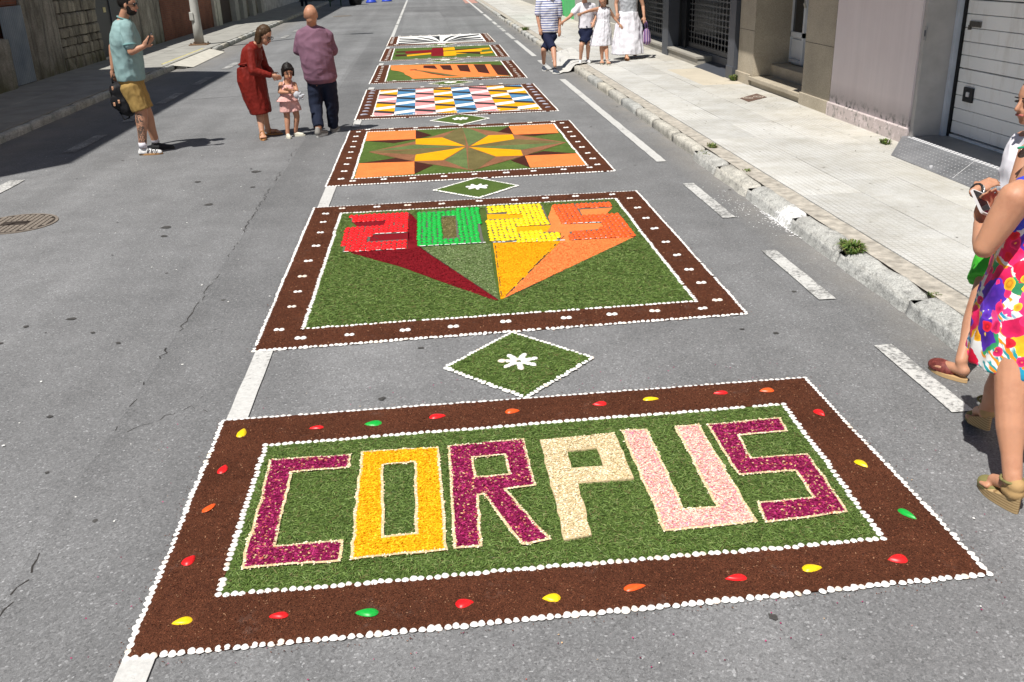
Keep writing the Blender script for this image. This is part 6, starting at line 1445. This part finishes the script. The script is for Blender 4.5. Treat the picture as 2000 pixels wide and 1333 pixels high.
tee(Jy, m6, WHC, (-1, 0, 0), WM, DM, .85, .88, .55)
blob('shorts', short_prims(Jy, .85, (-1, 0, 0), WM, DM, .85, .11, .11, .78, 1.08), NAVS, m6, .01, 2)
shoe(m6, Jy['anL'], (-.25, -1), .23, PZ, SHW, WS, .042, .055); shoe(m6, Jy['anR'], (.1, -1), .23, PZ, SHW, WS, .042, .055)
hair_cap(m6, Jy['head'], (-.3, -1, -.2), .95, HAIRB); face_parts(m6, Jy['head'], (-.3, -1, -.2), .95)
Jw = dict(head=(3.46, 19.12, 1.36), neck=(3.48, 19.2, 1.21), mid=(3.486, 19.2, 1.043), pel=(3.478, 19.2, 0.737), shL=(3.374, 19.2, 1.161), elL=(3.166, 19.05, 1.137), wrL=(3.001, 18.9, 1.103), shR=(3.577, 19.2, 1.154), elR=(3.7, 19.25, 0.995), wrR=(3.804, 19.2, 0.86),
          knL=(3.434, 19.12, 0.454), anL=(3.451, 19.15, 0.206), knR=(3.526, 19.12, 0.45), anR=(3.527, 19, 0.198))
m7 = person('girl in sleeveless white dress pointing left across the boy in white', Jw, SK, s=.78, W=WM, D=DM, side=(-1, 0, 0), f=(-.9, -.5, -.1), hs=.93, vox=.01, fz=PZ, feetbare=[('L', (-.2, -1), .19, 0), ('R', (.1, -1), .19, 0)])
dp_ = [torso(Jw['neck'], Jw['mid'], Jw['pel'], (-1, 0, 0), [w * .78 for w in WM], [d * .78 for d in DM], .07, .7, 1.1), loft_prim([(V3((3.476, 19.2, 0.948)), V3((.125, 0, 0)), V3((0, .11, 0))), (V3((3.457, 19.2, 0.709)), V3((.19, 0, 0)), V3((0, .15, 0))), (V3((3.438, 19.2, 0.477)), V3((.225, 0, 0)), V3((0, .17, 0)))])]
blob('dress', dp_, WHC, m7, .01, 1, (.012, 12, (1.3, 1, .15)))
for a, d in (('anL', (-.2, -1)), ('anR', (.1, -1))): shoe(m7, Jw[a], d, .2, PZ, CRS, CRS, .036, .05, style='sandal')
hair_cap(m7, Jw['head'], (-.9, -.5, -.1), .93, HAIRB, ext=[(0, -.08, 0, 0, -.1, -.12, .045, .03)]); face_parts(m7, Jw['head'], (-.9, -.5, -.1), .93)
Jt = dict(head=(4.1, 19.9, 1.66), neck=(4.12, 19.98, 1.5), mid=(4.149, 20, 1.179), pel=(4.155, 20, 0.841), shL=(3.934, 20, 1.422), elL=(3.884, 20, 1.208), wrL=(3.887, 19.9, 1.044), shR=(4.367, 20, 1.407), elR=(4.447, 20, 1.149), wrR=(4.451, 19.9, 0.945),
          knL=(4.075, 19.9, 0.489), anL=(4.071, 19.75, 0.198), knR=(4.246, 20, 0.495), anR=(4.336, 20.3, 0.222))
m8 = person('woman in grey sleeveless top and long white skirt at the right end of the family', Jt, SK, s=.97, side=(-1, 0, 0), f=(-.4, -1, -.2), vox=.011, fz=PZ, feetbare=[('L', (-.1, -1), .23, 0), ('R', (0, -1), .23, 0)])
blob('top', [torso(Jt['neck'], Jt['mid'], Jt['pel'], (-1, 0, 0), [w * .97 for w in WB], [d for d in DM], .06, .75, 1.1)], m_cloth('light_grey_jersey', (.45, .47, .5)), m8, .01, 2, (.007, 10, (1, 1, 1)))
blob('skirt', [loft_prim([(V3((4.151, 20, 1.05)), V3((.2, 0, 0)), V3((0, .15, 0))), (V3((4.156, 20, 0.781)), V3((.27, 0, 0)), V3((0, .2, 0))), (V3((4.139, 20, 0.479)), V3((.31, 0, 0)), V3((0, .26, 0))), (V3((4.139, 19.98, 0.226)), V3((.34, 0, 0)), V3((0, .28, 0)))], 24)], WHC, m8, .011, 1, (.025, 6, (1.3, 1, .12)))
shoe(m8, Jt['anL'], (-.1, -1), .24, PZ, TANL, TANL, .042, .05, .03, style='sandal')
hair_cap(m8, Jt['head'], (-.4, -1, -.2), 1, HAIRB, ext=[(0, -.08, 0, 0, -.1, -.16, .06, .04)]); face_parts(m8, Jt['head'], (-.4, -1, -.2), 1)
hb = empty('handbag', (4.488, 19.85, 0.678)); tag(hb, 'striped purple fabric handbag hanging from the skirted woman\'s hand', 'bag')
st = NT('striped_bag_fabric', .8, .2); xx = st.sep(st.P())[0]; st.color(st.ramp(st.math('FRACT', st.math('MULTIPLY', xx, 22)), [(0, (.12, .07, .2)), (.3, (.12, .07, .2)), (.35, (.5, .42, .55)), (.6, (.5, .42, .55)), (.65, (.4, .08, .14)), (.8, (.12, .07, .2))]))
bc = V3((4.502, 19.85, 0.567)); blob('bag_body', [sphere_prim(bc, V3((.085, 0, -.01)), V3((0, .05, 0)), V3((.0, 0, .16))), cap_prim(bc + V3((-.01, 0, .1)), bc + V3((.01, 0, -.09)), .05, .085)], st.m, hb, .009, 2)
for q in (-.02, .02): MB().tube([bc + V3((-.03, q, .14)), bc + V3((-.045, q, .25)), bc + V3((-.03, q, .31)), bc + V3((.0, q, .25)), bc + V3((.02, q, .14))], .007, 6).build('strap', st.m, hb, True)

# ---- woman in the floral dress close at the right edge
ff_ = (-.5, .85, -.25); sd_ = (.86, .5, 0)
Jf = dict(head=(2.37, 3.45, 1.51), neck=(2.38, 3.42, 1.34), mid=(2.36, 3.41, 1.1), pel=(2.38, 3.40, .72), shL=(2.182, 3.3, 1.205), elL=(2.103, 3.32, 1.011), wrL=(2.18, 3.5, 1.057), shR=(2.56, 3.53, 1.24), elR=(2.62, 3.62, 1.0), wrR=(2.66, 3.85, .9),
          knL=(2.229, 3.18, 0.394), anL=(2.211, 3.05, 0.119), knR=(2.412, 3.52, 0.335), anR=(2.431, 3.62, 0.125))
SKF = m_skin('warm_tan_skin', (.5, .255, .155))  # her own tan skin tone
m9 = person('woman in bright tropical floral dress and wedge sandals holding up her phone', Jf, SKF, s=.98, side=sd_, f=ff_, hs=.97, vox=.0065, armr=(.058, .043, .026), legr=(.09, .058, .036), W=[.06, .14, .165, .15, .185, .15], D=[.06, .085, .125, .11, .13, .11],
            handp={'L': ((.08, .1, .9), V3((.15, -.9, .25)), 1)}, feetbare=[('L', (-.08, 1), .21, .045), ('R', (.25, 1), .21, .08)])
def m_floral():
    t = NT('tropical_floral_print', .5, .3); p = t.P()
    mv = t.n.new('ShaderNodeVectorMath'); mv.operation = 'ADD'; sc = t.n.new('ShaderNodeVectorMath'); sc.operation = 'SCALE'; nn = t.n.new('ShaderNodeTexNoise'); nn.inputs['Scale'].default_value = 14; t.l.new(p, nn.inputs['Vector'])
    t.l.new(nn.outputs[1], sc.inputs[0]); sc.inputs['Scale'].default_value = .045; t.l.new(p, mv.inputs[0]); t.l.new(sc.outputs[0], mv.inputs[1]); q = mv.outputs[0]
    def strokes(scale, dist, th, rot):
        mp = t.n.new('ShaderNodeMapping'); mp.inputs['Rotation'].default_value = rot; t.l.new(q, mp.inputs[0])
        wv = t.n.new('ShaderNodeTexWave'); wv.inputs['Scale'].default_value = scale; wv.inputs['Distortion'].default_value = dist; wv.inputs['Detail'].default_value = 1; wv.inputs['Detail Scale'].default_value = 1.2; t.l.new(mp.outputs[0], wv.inputs['Vector'])
        return t.ramp(wv.outputs[1], [(0, 0), (th, 0), (th + .05, 1)])
    leafc = t.ramp(t.sep(t.vor(5, q))[0], [(0, (.01, .22, .12)), (.22, (.02, .3, .5)), (.45, (.05, .3, .08)), (.62, (.85, .38, .01)), (.8, (.02, .35, .38))], 'CONSTANT')
    c = t.mix(t.math('MULTIPLY', strokes(15, 3, .5, (.3, .5, .4)), t.ramp(t.noise(5.5, 2), [(.44, 0), (.47, 1)])), (.82, .82, .8), leafc)
    c = t.mix(t.math('MULTIPLY', strokes(9, 5, .7, (1, .2, 1.2)), t.ramp(t.noise(4.5, 2, .5, t.scaled(p, (1, 1.1, .9))), [(.5, 0), (.52, 1)])), c, (.85, .32, .02))
    for sc_, th, cols, off in ((11, .6, [(0, (.02, .25, .4)), (.2, (.88, .45, .02)), (.4, (.82, .02, .12)), (.6, (.85, .06, .25)), (.85, (.04, .3, .12))], .8), (8.5, .58, [(0, (.78, .01, .05)), (.3, (.85, .04, .2)), (.55, (.1, .03, .42)), (.72, (.88, .14, .02)), (.86, (.82, .02, .12))], 1.0), (14, .42, [(0, (.85, .03, .15)), (.35, (.9, .42, .02)), (.6, (.14, .04, .5)), (.8, (.8, .02, .04))], 1.3)):
        vv = t.scaled(q, (off, 1.07 * off, .93 * off)); dd = t.vor(sc_, vv, out='Distance'); cid = t.sep(t.vor(sc_, vv))[0]; keep = t.ramp(t.sep(t.vor(sc_, vv))[1], [(0, 1), (.78, 1), (.79, 0)], 'CONSTANT')
        dm = t.math('ADD', dd, t.math('MULTIPLY', t.math('SUBTRACT', t.noise(26, 2), .5), .42)); m_ = t.math('MULTIPLY', t.math('LESS_THAN', dm, th), keep)
        fc = t.ramp(cid, cols, 'CONSTANT'); fc = t.mix(1, fc, t.ramp(dm, [(0, (1.1, .9, .8)), (th * .35, (.55, .5, .6)), (th * .8, (1.05, 1.05, 1.05)), (th, (1.1, 1.5, 1.4))]), 'MULTIPLY')
        fc = t.mix(t.ramp(dd, [(.05, .9), (.07, 0)]), fc, (.9, .6, .05)); c = t.mix(m_, c, fc)
    t.color(c); return t.m
FLOR = m_floral(); BLUEC = m_cloth('royal_blue_ruching', (.04, .06, .55), .6)
sv = V3(sd_).normalized(); fv = V3((-.5, .86, 0)).normalized()
def er(c, a, b): return (V3(c), sv * a, fv * b)
fd = [loft_prim([er((2.37, 3.42, 1.2), .155, .11), er((2.37, 3.42, 1.1), .172, .135), er((2.37, 3.41, .98), .165, .125), er((2.38, 3.4, .9), .19, .15), er((2.39, 3.39, .78), .225, .19), er((2.40, 3.38, .64), .245, .22), er((2.41, 3.37, .50), .26, .245)], 32)]
dr_ = blob('dress', fd, FLOR, m9, .008, 1, (.014, 8, (1.2, 1.2, .35)))
blob('blue_strap', limb([V3(Jf['shL']) + V3((.055, .03, .03)), V3(Jf['shL']) + V3((.045, .02, -.06)), V3(Jf['shL']) + V3((.06, .05, -.12))], [.05, .052, .04]), BLUEC, m9, .006, 1, (.004, 60, (.3, .3, 1.5)))
GB_ = m_cloth('olive_suede', (.2, .18, .07), .8); TANS = m_cloth('tan_canvas', (.42, .27, .12), .8)
def m_rope():
    t = NT('jute_rope_sole', .9, .15); z = t.sep(t.P())[2]; fr = t.math('FRACT', t.math('MULTIPLY', z, 90)); t.color(t.ramp(fr, [(0, (.2, .12, .05)), (.25, (.42, .29, .14)), (.8, (.5, .36, .19)), (1, (.22, .13, .06))])); t.bump(fr, .5, .003); return t.m
ROPE = m_rope()
def wedge(t, ankle, d, L, lift, floor=0.0):
    d = V3((d[0], d[1], 0)).normalized(); s2 = V3((-d.y, d.x, 0)); a = V3((ankle[0], ankle[1], floor)); he = a - d * L * .24; N = 24; lo = []; hi = []
    for k in range(N):
        th = 2 * math.pi * k / N; u = (math.cos(th) + 1) / 2; ww = .04 * (.72 + .32 * math.sin(u * 2.5) ** 2)
        p = he + d * L * u + s2 * math.sin(th) * ww; h = .022 + .052 * max(0, 1 - u * 1.35); lo.append(p + V3((0, 0, .001 + lift * (1 - u)))); hi.append(p + V3((0, 0, h + lift * (1 - u))))
    mesh('wedge_sole', lo + hi, [tuple(range(N))[::-1], tuple(range(N, 2 * N))] + [(i, (i + 1) % N, N + (i + 1) % N, N + i) for i in range(N)], ROPE, t)
    toe = he + d * L * .84; blob('toe_cap', [sphere_prim(toe - d * .03 + V3((0, 0, .032)), d * .062, s2 * .043, V3((0, 0, .034)))], GB_, t, .005, 1, None, floor + .022)
    hc_ = he + d * .035 + V3((0, 0, .08 + lift)); blob('heel_counter', [cap_prim(hc_, hc_ + d * .035 + V3((0, 0, .0)), .035, .033), cap_prim(hc_ + V3((0, 0, .03)), hc_ + d * .035 + V3((0, 0, .035)), .034, .032)], TANS, t, .005, 1)
    pts = [hc_ + d * .03 + V3((0, 0, .045)) + (s2 * math.cos(q) + d * math.sin(q)) * .042 for q in [k * 6.2832 / 12 for k in range(13)]]; MB().tube(pts, .006, 6).build('ankle_strap', GB_, t, True)
wedge(m9, Jf['anL'], (-.08, 1), .25, 0); wedge(m9, Jf['anR'], (.25, 1), .25, .06)
hair_cap(m9, Jf['head'], ff_, .97, HAIRB, ext=[(0, -.08, 0, 0, -.11, -.2, .06, .04)]); face_parts(m9, Jf['head'], ff_, .97)
wl = V3(Jf['wrL']); phone('black screened phone in a pale case held by the woman in the floral dress', (2.162, 3.48, 1.145), (.85, .2, -.35), (-.4, .4, .5), (.068, .13, .010), flat('pale_phone_case', (.62, .6, .6), .3, .5))
# ---- woman in green shorts behind her
fg2 = (-1, -.15, -.12)
Jq = dict(head=(2.987, 4.5, 1.376), neck=(3.056, 4.52, 1.221), mid=(3.03, 4.5, .98), pel=(3.0, 4.48, .60), shL=(2.911, 4.36, 1.142), elL=(2.807, 4.28, 0.89), wrL=(2.571, 4.2, 1.012), shR=(3.08, 4.68, 1.14), elR=(3.15, 4.78, .92), wrR=(3.12, 4.74, .74),
          knL=(2.774, 4.36, 0.341), anL=(2.649, 4.22, 0.109), knR=(3.0, 4.62, .36), anR=(3.1, 4.66, .08))
m10 = person('woman in green shorts and white top in profile, gesturing with her braceleted hand', Jq, SK2, s=.92, side=(.15, -1, 0), f=fg2, hs=.95, vox=.0065, armr=(.05, .036, .024), legr=(.085, .055, .034), handp={'L': ((.75, .15, .35), V3((-.1, .3, -1)))}, feetbare=[('L', (-.4, 1), .2, 0), ('R', (-1, .1), .2, 0)])
blob('shorts', short_prims(Jq, .92, (.15, -1, 0), WM, DM, .62, .115, .11, .72, 1.1), m_cloth('bright_green_shorts', (.05, .4, .03), .6), m10, .008, 2, (.006, 12, (1, 1, .6)))
blob('top', [torso(Jq['neck'], Jq['mid'], Jq['pel'], (.15, -1, 0), [w * .92 for w in WM], [d * .92 for d in DM], .07, .86, 1.13)], WHC, m10, .009, 2, (.007, 10, (1, 1, 1)))
hair_cap(m10, Jq['head'], fg2, .95, HAIRD, .02, .006, [(0, -.09, 0, 0, -.12, -.12, .06, .04)]); face_parts(m10, Jq['head'], fg2, .95)
bw = V3(Jq['wrL']); bd = (V3(Jq['wrL']) - V3(Jq['elL'])).normalized()
for k, (off, m) in enumerate(((-.025, BLKS), (-.012, flat('silver_beads', (.6, .58, .55), .3, .5, .6)), (.0, BLKS), (-.036, flat('red_thread', (.35, .04, .04), .7)))):
    c = bw + bd * off; a = bd.cross(V3((0, 0, 1))).normalized(); b = bd.cross(a); MB().tube([c + (a * math.cos(q) + b * math.sin(q)) * .032 for q in [j * 6.2832 / 12 for j in range(13)]], .006, 6).build('bracelet', m, m10, True)
def m_weave():
    t = NT('woven_oxblood_leather', .6, .4); x = t.vor(85, rnd=.2); t.color(t.ramp(t.sep(x)[0], [(0, (.09, .015, .012)), (1, (.2, .045, .035))])); t.bump(t.vor(85, out='Distance', rnd=.2), -.6, .004); return t.m
WV = m_weave(); TSO = flat('tan_sole_edge', (.5, .33, .16), .7)
for a, d in (('anL', V3((-.4, 1, 0))), ('anR', V3((-1, .1, 0)))):
    d = d.normalized(); shoe(m10, Jq[a], (d.x, d.y), .24, 0 if a == 'anL' else 0, WV, TSO, .042, .05, 0, style='none'); an = V3((Jq[a][0], Jq[a][1], 0)); s2 = V3((-d.y, d.x, 0))
    blob('mule_upper', [sphere_prim(an + d * .105 + V3((0, 0, .032)), d * .088, s2 * .046, V3((0, 0, .045)))], WV, m10, .005, 1, None, .018)
sgx = empty('sunglasses', (2.799, 4.25, 1.183)); tag(sgx, 'green framed dark sunglasses held near the profile woman\'s chest', 'sunglasses')
sc_ = V3((2.806, 4.25, 1.182)); MB().tube([sc_ + V3((-.03, 0, .012)), sc_ + V3((.04, .0, .02))], .006, 8).build('green_rim', flat('green_acetate', (.0, .3, .16), .3, .5), sgx)
mesh('lens', *sphere_prim(sc_ + V3((.004, 0, -.012)), V3((.03, 0, .005)), V3((0, .006, 0)), V3((.004, 0, .024)), 12, 7), flat('brown_lens', (.03, .015, .01), .1, .6), sgx, True)
mesh('lens', *sphere_prim(sc_ + V3((.07, 0, -.008)), V3((.03, 0, .005)), V3((0, .006, 0)), V3((.004, 0, .024)), 12, 7), flat('brown_lens', (.03, .015, .01), .1, .6), sgx, True)
# ---- tiny pedestrian far up the road
Jz = dict(head=(-6.55, 55, 1.6), neck=(-6.55, 55, 1.42), mid=(-6.55, 55, 1.15), pel=(-6.55, 55, .85), shL=(-6.75, 55, 1.36), elL=(-6.8, 55, 1.1), wrL=(-6.8, 54.9, .85), shR=(-6.35, 55, 1.36), elR=(-6.3, 55, 1.1), wrR=(-6.3, 54.9, .85), knL=(-6.66, 54.95, .48), anL=(-6.68, 55.1, .1), knR=(-6.44, 54.9, .48), anR=(-6.42, 54.85, .1))
m11 = person('distant pedestrian in dark jeans on the shaded far left side', Jz, SK, side=(-1, 0, 0), f=(0, -1, 0), vox=.02, hands=False)
blob('jeans', short_prims(Jz, 1, (-1, 0, 0), WM, DM, 1.9, .1, .07, .8, 1.05), NAVY, m11, .02, 1); tee(Jz, m11, WHC, (-1, 0, 0), WM, DM, 1, .9)
shoe(m11, Jz['anL'], (0, -1), .27, 0, BLKS, BLKS); shoe(m11, Jz['anR'], (0, -1), .27, 0, BLKS, BLKS); hair_cap(m11, Jz['head'], (0, -1, 0), 1, HAIRD, vox=.015)
